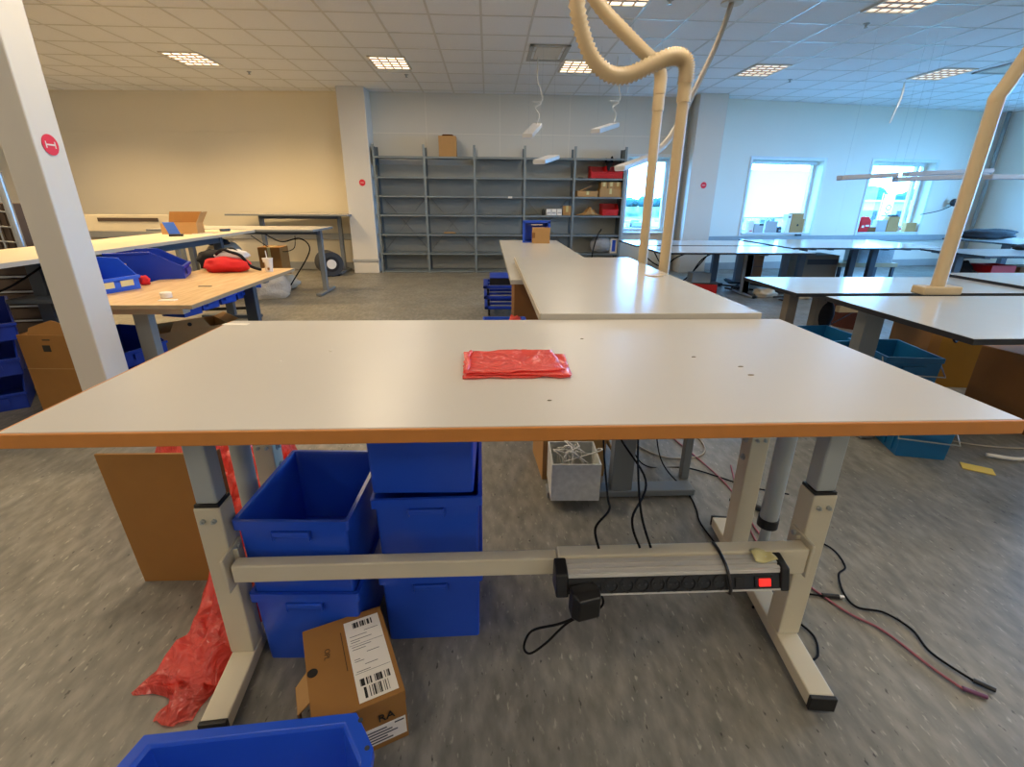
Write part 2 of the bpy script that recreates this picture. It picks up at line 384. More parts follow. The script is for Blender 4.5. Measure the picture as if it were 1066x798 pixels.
# ------------------------------------------------------------------ ceiling lights
LX = [-6.0, -3.6, -1.2, 1.16, 3.54, 5.95, 8.3]; LY = [7.12, 4.75, 2.4, .0, -2.1]
def light_proto(dm):
    t = thing('ceiling_light', 'x', 'light')
    fr = MB(); a, b = .215, .285
    for s in (-1, 1):
        fr.box(s*a-.012, s*a+.012, -b-.012, b+.012, -.012, 0); fr.box(-a, a, s*b-.012, s*b+.012, -.012, 0)
    fr.build('light_frame', M['fix'], t)
    B(-a, a, -b, b, -.003, -.001).build('diffuser', dm, t)
    lv = MB()
    for k in range(1, 5): lv.box(-a+.012, a-.012, -b+.114*k-.017, -b+.114*k+.017, -.010, -.004)
    for k in range(1, 4): lv.box(-a+.1075*k-.008, -a+.1075*k+.008, -b+.012, b-.012, -.009, -.004)
    lv.build('louvre', M['louv'], t)
    return t
M['diffd'] = emis('dim_diffuser_glow', (1, .84, .64), .75)
M['diff'] = emis('diffuser_glow', (1, .84, .6), 1.7)
LAMP = 12
lamp = bpy.data.lights.new('tube_lamp', 'AREA'); lamp.shape = 'RECTANGLE'; lamp.size = .4; lamp.size_y = .54; lamp.energy = LAMP; lamp.color = (1, .86, .68); lamp.spread = R(180)
lampw = lamp.copy(); lampw.color = (1, .70, .36); lampw.energy = LAMP * 3.0
lampn = lamp.copy(); lampn.energy = LAMP * .7
lampl = lamp.copy(); lampl.color = (1, .82, .58); lampl.energy = LAMP * 1.65; lampw.spread = R(140)
lampd = lamp.copy(); lampd.energy = LAMP * .35; lampd.color = (1, .9, .78)
names = {(-3.6, 7.12): 'square louvre ceiling light above the far left desks', (-1.2, 7.12): 'louvre ceiling light above the left end of the rack', (1.16, 7.12): 'louvre ceiling light partly behind the cream hose',
         (3.54, 7.12): 'louvre ceiling light above the first window bay', (5.95, 7.12): 'louvre ceiling light with loose white cable hanging beside it', (3.54, 4.75): 'louvre ceiling light cut by the top edge of the photo'}
pr = {}
for yy in LY:
    for xx in LX:
        key = (xx, yy); lab = names.get(key, 'louvre ceiling light overhead, outside the view of the photo'); grp = 'ceiling lights in view' if key in names else 'ceiling lights overhead'
        kd = 'diffd' if xx > 3 and yy > 3 else 'diff'
        if kd not in pr:
            pr[kd] = light_proto(M[kd]); o = pr[kd]; o.location = (xx, yy, CH - .004); o['label'] = lab; o['group'] = grp
        else: o = dup(pr[kd], (xx, yy, CH - .004), 0, lab, grp)
        lo = bpy.data.objects.new('tube_lamp', lampw if xx < -3 and yy > 3 else lampd if xx > 3 and yy > 3 else lampl if xx < 0 and 1 < yy < 6 else lampn if yy < 1 else lamp); COL.objects.link(lo); lo.location = (xx, yy, CH - .02)
# air vents in the ceiling
def vent(label, x, y, w, d):
    t = thing('ceiling_vent', label, 'vent', (x, y, CH - .003), 0, 'air vents in the ceiling')
    fr = MB(); t2 = .05
    fr.box(-w/2, w/2, -d/2, -d/2+t2, -.014, 0); fr.box(-w/2, w/2, d/2-t2, d/2, -.014, 0); fr.box(-w/2, -w/2+t2, -d/2, d/2, -.014, 0); fr.box(w/2-t2, w/2, -d/2, d/2, -.014, 0)
    fr.build('vent_frame', M['vent'], t, bev=.003)
    B(-w/2+t2+.03, w/2-t2-.03, -d/2+t2+.03, d/2-t2-.03, -.012, 0).build('vent_plate', M['fix'], t, bev=.003)
vent('square ceiling vent between two lights in front of rack', .7, 6.55, .45, .66)
vent('square ceiling vent above the far right window', 6.55, 6.75, .5, .6)
for lab, p in (('small round detector on ceiling by far left light', (-3.2, 7.75)), ('small round detector on ceiling behind second light', (-1.1, 7.75)), ('small sprinkler head under ceiling near hose', (1.55, 4.9)), ('small sprinkler head under the ceiling at upper right', (3.6, 5.35)), ('small sprinkler on ceiling near the first window', (4.2, 7.6))):
    t = MB(); t.lathe([(.03, 0), (.03, -.006), (.012, -.012), (.01, -.03), (.018, -.032), (.018, -.036)], (p[0], p[1], CH)); tag(t.build('sprinkler', M['wire'], smooth=True), lab, 'sprinkler')

# ------------------------------------------------------------------ near work table
ZT = .82
tb = thing('work_table', 'large grey-topped work table with orange edge in the foreground', 'table', (.079, 1.19, 0))
# local coordinates: table centre in plan; X -.924...924, Y -.412...412
B(-.921, .924, -.405, .412, ZT-.027, ZT).build('tabletop', M['top'], tb, bev=.0015)
B(-.926, .926, -.412, -.405, ZT-.028, ZT-.0005).build('edge_band', M['edge'], tb, bev=.002)['label'] = 'orange wooden front edge band'
B(-.927, -.921, -.405, .412, ZT-.028, ZT-.0005).build('side_band', M['edge'], tb, bev=.002)['label'] = 'orange wooden side edge band'
def frame_side(xf, xb, sgn):
    # foot runs from (xf, -.37) to (xb, .365)
    yf, yb = -.372, .35
    at = lambda y: xf + (xb-xf)*(y-yf)/(yb-yf)
    ft = MB(); ft.beam((xf, yf, .03), (xb, yb, .03), .062, .04); fo = ft.build('foot', M['beige'], tb, bev=.004)
    MB().beam((xf-(xb-xf)*.02, yf-.012, .03), (xf, yf, .03), .064, .042).build('end_cap', M['black'], fo, bev=.002)
    MB().beam((xb, yb, .03), (xb+(xb-xf)*.02, yb+.01, .03), .064, .042).build('end_cap', M['black'], fo, bev=.002)
    gl = MB()
    for y in (yf+.03, yb-.03): gl.cyl((at(y), y, 0), (at(y), y, .012), .018)
    gl.build('glide', M['black'], fo)
    for y in (-.16, .205):
        X = at(y)
        lg = B(X-.031, X+.031, y-.03, y+.03, .05, .51).build('leg', M['beige'], tb, bev=.004)
        B(X-.028, X+.028, y-.027, y+.027, .508, .518).build('collar', M['black'], lg)
        B(X-.025, X+.025, y-.024, y+.024, .518, ZT-.045).build('inner_tube', M['steel'], lg, bev=.005)
        for dx in (-.013, .013):
            MB().cyl((X+dx, y-.03, .475), (X+dx, y-.036, .475), .006, seg=12).cyl((X+dx, y-.036, .475), (X+dx, y-.041, .475), .003, seg=8).build('bolt', M['steel'], lg)
        if y > 0:
            for z in (.40, .465): MB().cyl((X-sgn*.031, y, z), (X-sgn*.035, y, z), .011, seg=14).cyl((X-sgn*.035, y, z), (X-sgn*.042, y, z), .005, seg=8).build('side_bolt', M['steel'], lg)
    X = at(.03)
    lt = MB(); lt.cyl((X, .03, .27), (X, .03, ZT-.045), .026, seg=24); l = lt.build('lift_tube', M['steel'], tb, smooth=True)
    MB().cyl((X, .03, .255), (X, .03, .285), .030, seg=24).build('collar', M['black'], l, smooth=True)
    MB().cyl((X, .03, .085), (X, .03, .27), .015, seg=18).build('piston', M['steel'], l, smooth=True)
    MB().lathe([(.02, 0), (.02, .02), (.012, .036), (.008, .04)], (X, .03, .05)).build('piston_foot', M['black'], l, smooth=True)
    B(X-.035 if sgn > 0 else X-.035, X+.035, -.30, .32, ZT-.045, ZT-.027).build('top_rail', M['legg'], tb, bev=.002)
    # bracket for the cross bar
    Xb = at(-.16) - sgn*.031
    k = MB(); k.box(min(Xb, Xb-sgn*.008), max(Xb, Xb-sgn*.008), -.238, -.145, .295, .395); k.box(min(Xb, Xb-sgn*.02), max(Xb, Xb-sgn*.02), -.19, -.185, .30, .39)
    b = k.build('bracket', M['beige'], tb, bev=.003)
    for z in (.308, .382): MB().cyl((Xb-sgn*.008, -.165, z), (Xb-sgn*.014, -.165, z), .007, seg=10).build('bolt', M['steel'], b)
frame_side(.742, .812, 1)
frame_side(-.736, -.795, -1)
B(-.705, .085, -.23, -.195, .322, .372).build('cross_bar', M['beige'], tb, bev=.004)
B(.085, .722, -.235, -.195, .305, .382).build('cable_channel', M['beige'], tb, bev=.004)
for (x, y, s) in ((.0, .33, .004), (-.62, -.18, .003), (.1, -.26, .004), (.48, .06, .006), (.5, .02, .008), (.47, -.04, .006), (.2, .27, .003), (.62, .1, .005), (-.47, .08, .003)):
    pass
# power strip hooked on the channel: outlets face the viewer, ribbed aluminium on top
ps = thing('power_strip', 'black ten-socket power strip with ribbed aluminium top under table', 'power strip', (.5, .955, .33), 0)
L0, L1 = -.318, .2
prof = [(-.0, -.055), (-.055, -.055), (-.062, -.03), (-.062, -.004), (.0, .032)]
def extr(pts, x0, x1): return [[(x, y, z) for y, z in pts] for x in (x0, x1)]
MB().loft(extr([(.0, -.022), (-.062, -.010), (-.046, .027), (.0, .036)], L0, L1)).build('outlet_body', M['black'], ps, bev=.002)
MB().loft(extr([(-.047, .027), (-.046, .034), (.0, .044), (.0, .034)], L0, L1)).build('top_profile', M['alu'], ps)
for k in range(3):
    y0 = -.0445 + .0148*k
    MB().loft(extr([(y0, .033+.0032*k), (y0, .0395+.0032*k), (y0+.0075, .041+.0032*k), (y0+.0075, .034+.0032*k)], L0, L1)).build('rib', M['alu'], ps)
MB().loft(extr([(-.064, -.012), (-.063, -.008), (-.05, -.012), (-.05, -.018)], L0, L1)).build('bottom_rail', M['alu'], ps)
for k in range(9):
    xx = L0 + .065 + k*.038
    T = Matrix.Translation((xx, -.0545, .0088)) @ Matrix.Rotation(R(66), 4, 'X')
    sk = MB(); sk.lathe([(.016, -.002), (.0178, .003), (.0145, .003), (.0135, -.001), (.005, -.001)], T=T, seg=24)
    s = sk.build('socket', M['rub'], ps, smooth=True)
    h = MB()
    for dx in (-.0075, .0075): h.cyl((xx+dx, -.0548, .0088), (xx+dx, -.0562, .0094), .0025, seg=8)
    h.build('pin_hole', M['dark'], s)
for (a, b_) in ((L0-.03, L0), (L1, L1+.022)):
    MB().loft(extr([(.004, -.026), (-.067, -.014), (-.05, .04), (.0, .05)], a, b_)).build('end_cap', M['black'], ps, bev=.004)
def on_face(x0, x1, t0, t1, d0, d1, name, m, par):
    e = Vector((0, -.016, -.037)).normalized(); n = Vector((0, -.037, .016)).normalized(); o0 = Vector((0, -.046, .027)); L = .04
    pt = lambda x, t, d: Vector((x, 0, 0)) + o0 + e*(L*t) + n*d
    return MB().loft([[pt(x, t0, d0), pt(x, t1, d0), pt(x, t1, d1), pt(x, t0, d1)] for x in (x0, x1)]).build(name, m, par, bev=.001)
sw = on_face(L1-.064, L1-.018, .22, .86, 0, .004, 'switch_frame', M['black'], ps)
on_face(L1-.055, L1-.027, .32, .76, .003, .008, 'switch', M['redsw'], sw)['label'] = 'glowing red rocker switch'
on_face(L1-.112, L1-.088, .25, .8, 0, .004, 'fuse_cover', M['rub'], ps)
tag(MB().tube([(.566, .99, .384), (.566, .955, .385), (.568, .906, .367), (.572, .886, .318), (.572, .955, .298)], .004, sub=4).build('cable_tie', M['black']), 'black strap looped around the power strip on table bar', 'strap')
ta = MB()
ta.grid(8, 4, lambda u, v: Vector((.645+.055*u, .96-.035*v, .379-.006*v+.005*math.sin(5*u+3*v)+.004)))
tag(ta.build('adhesive_tape', M['tape'], solid=.002, smooth='all'), 'crumpled clear tape stuck at right end of power strip', 'tape')
ad = thing('power_adapter', 'black plug-in power adapter with cable in power strip', 'adapter', (.212, .902, .312), R(15))
MB().loft([[( -.03, .0, -.03), (.032, .0, -.03), (.032, .0, .035), (-.03, .0, .035)], [(-.034, -.03, -.036), (.036, -.03, -.036), (.036, -.03, .036), (-.034, -.03, .036)], [(-.026, -.052, -.028), (.028, -.052, -.028), (.028, -.052, .03), (-.026, -.052, .03)]]).build('adapter_body', M['black'], ad, bev=.004)
MB().tube([(-.02, -.03, -.034), (-.045, .02, -.10), (-.09, .08, -.17), (-.108, .09, -.23), (-.09, .09, -.262), (-.045, .09, -.24), (.02, .09, -.185), (.09, .08, -.16), (.115, .08, -.13), (.08, .085, -.06), (.05, .08, .0)], .0032, seg=8).build('adapter_cable', M['cable'], ad, smooth='all')

# ------------------------------------------------------------------ things on and under the near table
def film_sheet(name, w, d, h, amp, seed, m, parent=None, nu=36, nv=22):
    mb = MB()
    mb.grid(nu, nv, lambda u, v: Vector((w*(u-.5) + .004*mnoise.noise((u*9, v*9, seed)), d*(v-.5) + .006*mnoise.noise((u*6, v*6, seed+4)), h + amp*abs(mnoise.noise((u*4.5+seed, v*3.5, seed))) + .5*amp*abs(mnoise.noise((u*11, v*8+seed, 2))))))
    return mb
rf = thing('plastic_bag', 'folded red plastic bags lying on the foreground tabletop', 'plastic bag', (.06, 1.115, ZT), R(1))
for k, (w, d, dx, dy, rz, hh) in enumerate(((.245, .165, 0, -.004, 0, .002), (.235, .16, .012, .0, R(-3), .006), (.228, .165, -.006, .012, R(3), .010))):
    mb = film_sheet('sheet', w, d, 0, .0045, k*3.1, None)
    mb.build('sheet', M['film2'], rf, smooth='all', solid=.0015).location = (dx, dy, hh); rf.children[-1].rotation_euler.z = rz
mb = MB(); mb.tube([(-.116, -.07, .014), (-.110, -.03, .017), (-.113, .03, .017), (-.106, .08, .014)], .005, seg=8); mb.build('fold', M['film2'], rf, smooth='all')
tag(B(-.05, .028, -.012, .012, 0, .0008).build('paper_label', M['white'], loc=(-.797, 1.553, ZT+.0002), rz=R(-4)), 'small white sticker on rear left corner of foreground table', 'sticker')
for i, (x, y, s) in enumerate(((.27, 1.36, .005), (.53, 1.18, .006), (.615, 1.1, .007), (.61, 1.04, .008), (.12, .9, .005), (-.42, 1.25, .005), (-.52, 1.17, .006))):
    mb = MB(); mb.lathe([(s, 0), (s*.9, .0012), (s*.3, .002)], (0, 0, 0), seg=7); o = mb.build('speck', M['white' if i > 4 else 'dust'], loc=(x, y, ZT)); o.scale.y = .5
    tag(o, ('tiny white speck' if i > 4 else 'tiny dark speck') + ' of dirt on the foreground tabletop', 'dirt', 'white specks on the table' if i > 4 else 'dark specks on the table')

# blue tubs
def tub_proto(w, d, h, m, rim=.009, taper=.026, handle=True):
    t = thing('storage_tub', 'x', 'tub')
    def ring(s, z, r=.009):
        a, b = w/2 - s, d/2 - s; o = []
        for cx, cy, a0 in ((a-r, b-r, 0), (-a+r, b-r, 90), (-a+r, -b+r, 180), (a-r, -b+r, 270)):
            for k in range(4): o.append((cx+r*math.cos(R(a0+30*k)), cy+r*math.sin(R(a0+30*k)), z))
        return o
    th = .004; tp = taper*.5
    MB().loft([ring(tp, 0), ring(rim, h-.03), ring(rim, h-.028), ring(0, h-.026), ring(0, h), ring(rim*.6+th, h), ring(rim+th, h-.008), ring(tp+th, .006)]).build('tub_body', m, t, smooth=True)
    if handle:
        for s in (-1, 1):
            k = MB(); k.box(-.05, .045, s*(d/2-rim-.002), s*(d/2+.004), h-.045, h-.03); k.box(-.05, -.046, s*(d/2-rim-.002), s*(d/2+.006), h-.055, h-.026); k.box(.041, .045, s*(d/2-rim-.002), s*(d/2+.006), h-.055, h-.026)
            k.build('grip', m, t, bev=.002)
    return t
TW, TD, TH = .285, .36, .238
tp = tub_proto(TW, TD, TH, M['blue'])
tp.location = (-.482, 1.185, 0); tp.rotation_euler.z = R(-2); tp['label'] = 'blue tub at the floor under the open tub, left stack'; tp['group'] = 'blue tubs under the table'
G = 'blue tubs under the table'
dup(tp, (-.482, 1.185, .226), R(-2.5), 'open empty blue tub on top of the left stack under table', G)
dup(tp, (-.17, 1.24, 0), R(1), 'lowest blue tub of the right stack, on the floor', G)
dup(tp, (-.168, 1.24, .246), R(1), 'middle blue tub of right stack, behind the table bar', G)
dup(tp, (-.172, 1.245, .492), R(-1), 'topmost blue tub of the right stack, right under tabletop', G)
# stacking bin at the very front
def chamfer_bin(w, d, h, c, m):
    t = thing('storage_bin', 'x', 'bin')
    def ring(s, z, cc):
        a, b = w/2-s, d/2-s
        return [(-a, -b, z), (a, -b, z), (a, b-cc, z), (a-cc*.6, b, z), (-a+cc*.25, b, z), (-a, b-cc*.8, z)]
    MB().loft([ring(.03, 0, c*.8), ring(.016, h-.03, c), ring(.0, h-.028, c), ring(0, h, c), ring(.02, h, c), ring(.024, h-.008, c), ring(.036, .006, c*.8)]).build('bin_body', m, t, bev=.002)
    for (x, y) in ((w/2-.034, d/2-.018), (w/2-.012, d/2-.075)):
        MB().cyl((x, y, h-.001), (x, y, h+.0008), .005, seg=12).build('rivet_hole', M['dark'], t)
    B(-.05, .05, d/2-.02, d/2-.014, h-.06, h-.035).build('grip', m, t)
    return t
fb = chamfer_bin(.475, .36, .2, .075, M['blue'])
fb.location = (-.463, .522, 0); fb.rotation_euler.z = R(4); fb['label'] = 'blue plastic bin cut by the bottom edge, nearest the viewer'

# cardboard carton with shipping label
cx = thing('shipping_carton', 'brown carton with white shipping label leaning beside blue tubs', 'box', (-.345, .882, 0), R(23.5))
cw, cd, chh = .197, .272, .15
B(-cw/2, cw/2, -cd/2, cd/2, 0, chh).build('carton_body', M['card'], cx, bev=.002)
mb = MB(); mb.box(-cw/2-.001, cw/2+.001, -cd/2-.001, cd/2+.001, chh-.028, chh+.0015); mb.build('lid', M['card'], cx, bev=.0015)
fl = MB(); fl.loft([[(-cw/2-.002, -.05, .12), (-cw/2-.002, .035, .12), (-cw/2-.002, .035, .124), (-cw/2-.002, -.05, .124)], [(-cw/2-.03, -.045, .09), (-cw/2-.03, .03, .09), (-cw/2-.03, .03, .094), (-cw/2-.03, -.045, .094)]])
fl.box(-cw/2-.032, -cw/2-.028, -.045, .03, .03, .094); fl.build('flap', M['card2'], cx)
MB().cyl((-cw/2+.012, .0, chh+.001), (-cw/2+.012, .0, chh+.0022), .012, seg=20).build('finger_hole', M['ink'], cx)
lb = B(.0, .088, -.125, .115, chh+.0016, chh+.0024).build('shipping_label', M['white'], cx)
def barcode(x0, x1, y0, y1, z, n=34):
    k = MB(); w = (x1-x0)/n
    for i in range(n):
        if random.random() < .55: k.box(x0+i*w, x0+i*w+w*random.choice((.6, 1, 1)), y0, y1, z, z+.0004)
    return k
barcode(.02, .072, .088, .106, chh+.0024).build('barcode', M['ink'], lb)
barcode(.01, .08, -.085, -.066, chh+.0024, 40).build('barcode', M['ink'], lb)
barcode(.015, .075, -.118, -.09, chh+.0024, 30).build('barcode', M['ink'], lb)
k = MB()
for i, (y, a, b) in enumerate(((.072, .045, .08), (.062, .008, .05), (.05, .008, .06), (.043, .008, .03), (.028, .008, .055), (.02, .008, .04), (.004, .04, .07), (-.01, .008, .022), (-.016, .008, .03), (-.03, .03, .06), (-.045, .008, .04), (-.05, .004, .085), (.035, .004, .085))):
    k.box(a, b, y, y+(.0012 if i < 11 else .0006), chh+.0024, chh+.0028)
k.build('label_print', M['dark'], lb)
text('OPL', .018, 'printed_code', M['inkb'], cx, Matrix.Translation((-.05, .038, chh+.0018)) @ Matrix.Rotation(R(-98), 4, 'Z'))
k = MB(); k.box(-.012, -.010, -.03, .09, chh+.0016, chh+.002); k.build('printed_line', M['inkb'], cx)
FT = Matrix.Translation((0, -cd/2-.0022, 0)) @ Matrix.Rotation(R(90), 4, 'X')
text('RA', .03, 'printed_word', M['ink'], cx, FT @ Matrix.Translation((.052, .097, 0)))
B(-.01, .094, -cd/2-.0022, -cd/2-.001, .02, .075).build('side_label', M['white'], cx)
k = MB()
for i in range(5): k.box(.0, .05+.012*(i % 3), -cd/2-.0027, -cd/2-.002, .062-.009*i, .0655-.009*i)
k.box(.068, .09, -cd/2-.0027, -cd/2-.002, .066, .070); k.build('side_print', M['dark'], cx)

# cardboard sheet standing behind the left leg
cs = thing('cardboard_sheet', 'upright flat cardboard piece standing on floor behind left table leg', 'cardboard', (-1.0, 1.335, 0), R(-1))
MB().loft([[(-.155, -.004, 0), (.155, -.004, 0), (.155, .004, 0), (-.155, .004, 0)], [(-.205, .02, .465), (.14, .02, .465), (.14, .028, .465), (-.205, .028, .465)]]).build('sheet', M['card'], cs)
MB().loft([[(.15, -.0045, .0), (.156, -.0045, .0), (.17, .03, .0), (.164, .03, .0)], [(.136, .0195, .465), (.142, .0195, .465), (.156, .05, .465), (.15, .05, .465)]]).build('folded_side', M['cardd'], cs)
k = MB()
for (a, b, z, h) in ((-.07, -.052, .375, .006), (-.035, .04, .376, .0025), (-.168, -.162, .376, .005), (.09, .097, .377, .005)):
    yy = -.004 + .034*z/.455
    k.box(a, b, yy-.0012, yy+.0005, z, z+h)
k.build('print_mark', M['inkb'], cs)

# heap of red film on the floor
def heap():
    prof = [(.845, -.83, -.735, .006), (.87, -.835, -.73, .015), (.905, -.815, -.725, .03), (.92, -.86, -.72, .03), (.935, -.94, -.715, .03), (.965, -.925, -.71, .045), (1.0, -.90, -.70, .06), (1.06, -.865, -.69, .09), (1.15, -.885, -.63, .15), (1.25, -.91, -.60, .20), (1.36, -.95, -.60, .24),
            (1.5, -1.0, -.61, .27), (1.7, -1.25, -.66, .36), (1.95, -1.52, -.80, .40), (2.15, -1.64, -1.0, .32), (2.3, -1.5, -1.2, .02)]
    def rg(p): return 1 - 2.2*abs(mnoise.noise(p))
    def layer(dx, dz, seed, y0, y1, inset):
        def fpt(u, v):
            y = y0 + (y1-y0)*u
            i = 0
            while i < len(prof)-2 and prof[i+1][0] < y: i += 1
            a, b = prof[i], prof[i+1]; q = (y-a[0])/(b[0]-a[0])
            xl, xr, h = (a[k]*(1-q)+b[k]*q for k in (1, 2, 3))
            xl += inset; x = xl + (xr-xl)*v + dx
            env = min(1, 4*v+.05, 4*(1-v)+.05)
            n1 = rg((x*6+seed, y*5, seed)); n2 = rg((x*15, y*13+seed, seed+3)); n3 = mnoise.noise((x*34, y*30, seed))
            n4 = rg((x*26+seed, y*24, seed+6))
            z = max(.002, env*h*(.6 + .3*n1 + .2*n2) + env*(.014*n3 + .012*n4)) + dz
            return Vector((x + .012*mnoise.noise((y*22, v*6, seed+9)), y + .02*mnoise.noise((x*18, y*3, seed)), z))
        return fpt
    mb = MB()
    mb.grid(150, 50, layer(0, 0, 1.3, .845, 2.3, 0)); mb.grid(90, 40, layer(.012, .008, 6.1, .92, 1.62, .03))
    return mb
tag(heap().build('plastic_film_heap', M['film'], smooth='all'), 'heap of crumpled red plastic film on floor under table left side', 'plastic film')
for (x, y, z) in ((-.83, 1.0, .08), (-.78, 1.07, .13)): pass

# ------------------------------------------------------------------ middle table and suction pipes
def t_leg(par, x, y, w, z, m, foot=.62, fw=.07, axis='x', cw=.075, cdp=.05):
    ft = MB()
    a, b = ((foot/2, fw/2) if axis == 'x' else (fw/2, foot/2))
    lw, ld = ((cdp, cw) if axis == 'y' else (cw, cdp))
    l = B(x-lw/2, x+lw/2, y-ld/2, y+ld/2, .035, z).build('leg', m, par, bev=.003)
    B(x-a, x+a, y-b, y+b, .006, .036).build('foot', m, l, bev=.004)
    g = MB()
    for s in (-1, 1):
        px, py = (x+s*(a-.03), y) if axis == 'x' else (x, y+s*(b-.03))
        g.cyl((px, py, 0), (px, py, .008), .02, seg=14)
    g.build('glide', M['black'], l)
    return l
ZM = .838
mtb = thing('work_table', 'white middle table joined end-on behind the foreground table', 'table', (.56, 2.47, 0))
B(-.385, .385, -.855, .855, ZM-.025, ZM).build('tabletop', M['topw'], mtb, bev=.002)
B(-.39, -.385, -.855, .855, ZM-.0255, ZM-.0005).build('edge_band', M['topedge'], mtb)
for (y) in (-.68, .02): t_leg(mtb, .0, y, 0, ZM-.06, M['legg'], .64, .075, 'x', .09, .06)
B(-.03, .03, -.72, .08, ZM-.06, ZM-.026).build('frame_beam', M['legg'], mtb)
for y in (-.68, .02): B(-.32, .32, y-.03, y+.03, ZM-.05, ZM-.0255).build('cross_rail', M['legg'], mtb)
B(.315, .35, -.575, -.54, 0, ZM-.0255).build('support_post', M['legg'], mtb, bev=.003)
tag(MB().cyl((.855, 2.5, ZM), (.855, 2.5, ZM+.004), .05, seg=20).build('cover_plate', M['pvc']), 'flat cream cover plate at the foot of right suction pipe', 'plate')
# two suction pipes standing along the right edge of the middle table
pa = thing('suction_pipe', 'upright cream suction pipe with smooth bend, farther of the pair', 'pipe', (.978, 3.12, .0))
MB().tube([(0, 0, .02), (0, 0, 1.72)], .029, seg=20, sub=1).build('pipe', M['pvc'], pa, smooth=True)
MB().cyl((0, 0, 1.68), (0, 0, 1.79), .033, seg=20).build('coupling', M['pvc'], pa, smooth=True)
MB().tube([(0, 0, 1.76), (0, 0, 1.83), (-.012, -.005, 1.875), (-.05, -.02, 1.915), (-.12, -.05, 1.95), (-.25, -.09, 2.03), (-.40, -.12, 2.14), (-.52, -.14, 2.3), (-.57, -.15, 2.5), (-.58, -.15, CH)], .035, seg=18, sub=12, rib=.05).build('hose', M['pvc'], pa, smooth='all')
B(-.06, -.0, -.03, .03, ZM-.06, ZM-.027).build('clamp', M['steel'], pa)
pb = thing('suction_pipe', 'upright cream suction pipe with ribbed looping hose, nearer of the pair', 'pipe', (.985, 2.74, 0))
MB().tube([(0, 0, .02), (0, 0, 1.7)], .029, seg=20, sub=1).build('pipe', M['pvc'], pb, smooth=True)
MB().cyl((0, 0, 1.66), (0, 0, 1.77), .034, seg=20).build('coupling', M['pvc'], pb, smooth=True)
MB().tube([(0, 0, 1.74), (0, 0, 1.79), (-.01, 0, 1.835), (-.045, 0, 1.856), (-.10, 0, 1.852), (-.19, 0, 1.815), (-.29, 0, 1.775), (-.385, -.01, 1.775), (-.47, -.02, 1.83), (-.53, -.03, 1.93), (-.57, -.04, 2.06), (-.6, -.05, 2.3), (-.6, -.05, CH)], .0365, seg=18, sub=10, rib=.13).build('hose', M['pvc'], pb, smooth='all')
B(-.06, -.0, -.03, .03, ZM-.06, ZM-.027).build('clamp', M['steel'], pb)
tt = MB().tube([(.985, 3.17, 1.47), (1.06, 3.3, 1.49), (1.28, 3.7, 1.63), (1.6, 4.25, 1.98), (1.9, 4.65, 2.42), (2.09, 4.92, CH)], .022, seg=14)
dt = thing('ceiling_duct', 'thin grey tube sloping from ceiling down to the cream pipes', 'tube')
tt.build('tube', M['pvcd'], dt, smooth='all'); MB().cyl((2.09, 4.92, CH-.012), (2.09, 4.92, CH), .09, seg=20).build('flange', M['fix'], dt)
# box of cable ends beneath the middle table
bx = thing('paper_box', 'small open white marbled box full of wire ends under middle table', 'box', (.35, 1.79, .036), R(-2))
def open_box(par, w, d, h, m, mi, th=.006, name='box_body'):
    def rg(s, z): a, b = w/2-s, d/2-s; return [(-a, -b, z), (a, -b, z), (a, b, z), (-a, b, z)]
    return MB().loft([rg(0, 0), rg(0, h), rg(th, h), rg(th, .006)]).build(name, m, par)
open_box(bx, .2, .2, .17, M['marble'], None)
wr_ = MB()
for i in range(14):
    a = random.uniform(-.07, .07); b = random.uniform(-.06, .06)
    wr_.tube([(a, b, .05), (a+random.uniform(-.04, .04), b+random.uniform(-.04, .04), .16), (a+random.uniform(-.05, .05), b+random.uniform(-.05, .05), .19), (random.uniform(-.08, .08), random.uniform(-.08, .08), .15)], .003, seg=6, sub=4)
wr_.build('wire_ends', M['cabw'], bx, smooth='all')
bb = thing('cardboard_box', 'open brown cardboard box behind the marbled box under middle table', 'box', (.37, 2.06, 0), R(4))
open_box(bb, .29, .27, .2, M['card2'], None)
MB().loft([[(.145, -.135, .195), (.15, -.135, .2), (.15, .135, .2), (.145, .135, .195)], [(.19, -.13, .1), (.195, -.13, .1), (.195, .13, .1), (.19, .13, .1)]]).build('flap', M['card2'], bb)

# cables
def cable(label, pts, r=.004, m='cable', name='cable', sub=8, ends=()):
    o = MB().tube(pts, r, seg=8, sub=sub)
    return o, label, m, name
def add_cable(label, pts, r=.0032, m='cable', name='power_cable', ends=(), cat='cable'):
    if not ends:
        return tag(MB().tube(pts, r, seg=8, sub=8).build(name, M[m], smooth='all'), label, cat)
    t = thing(name, label, cat)
    MB().tube(pts, r, seg=8, sub=8).build('cord', M[m], t, smooth='all')
    for (p0, p1, rr, mm) in ends:
        p0, p1 = Vector(p0), Vector(p1)
        MB().cyl(p0, p1, rr, rr*.9, seg=12).build('plug', M[mm], t, smooth=True)
    return t
add_cable('black cable hanging in left strand from middle table to table bar', [(.42, 1.72, .78), (.405, 1.6, .62), (.37, 1.4, .46), (.33, 1.16, .42), (.31, 1.06, .44), (.262, 1.0, .43), (.268, .975, .386)])
add_cable('black cable crossing over others down to the table bar', [(.43, 1.73, .78), (.40, 1.58, .62), (.41, 1.4, .5), (.45, 1.2, .44), (.36, 1.02, .44), (.372, .975, .385)])
add_cable('black cable of the right strand bulging outward above table bar', [(.44, 1.73, .78), (.5, 1.62, .66), (.49, 1.45, .53), (.44, 1.25, .46), (.385, 1.03, .45), (.40, .975, .385)])
add_cable('black cable lying on floor from table foot toward right', [(.62, 1.9, .3), (.66, 1.95, .12), (.76, 2.0, .005), (.95, 1.98, .005), (1.15, 1.82, .005), (1.3, 1.75, .005)])
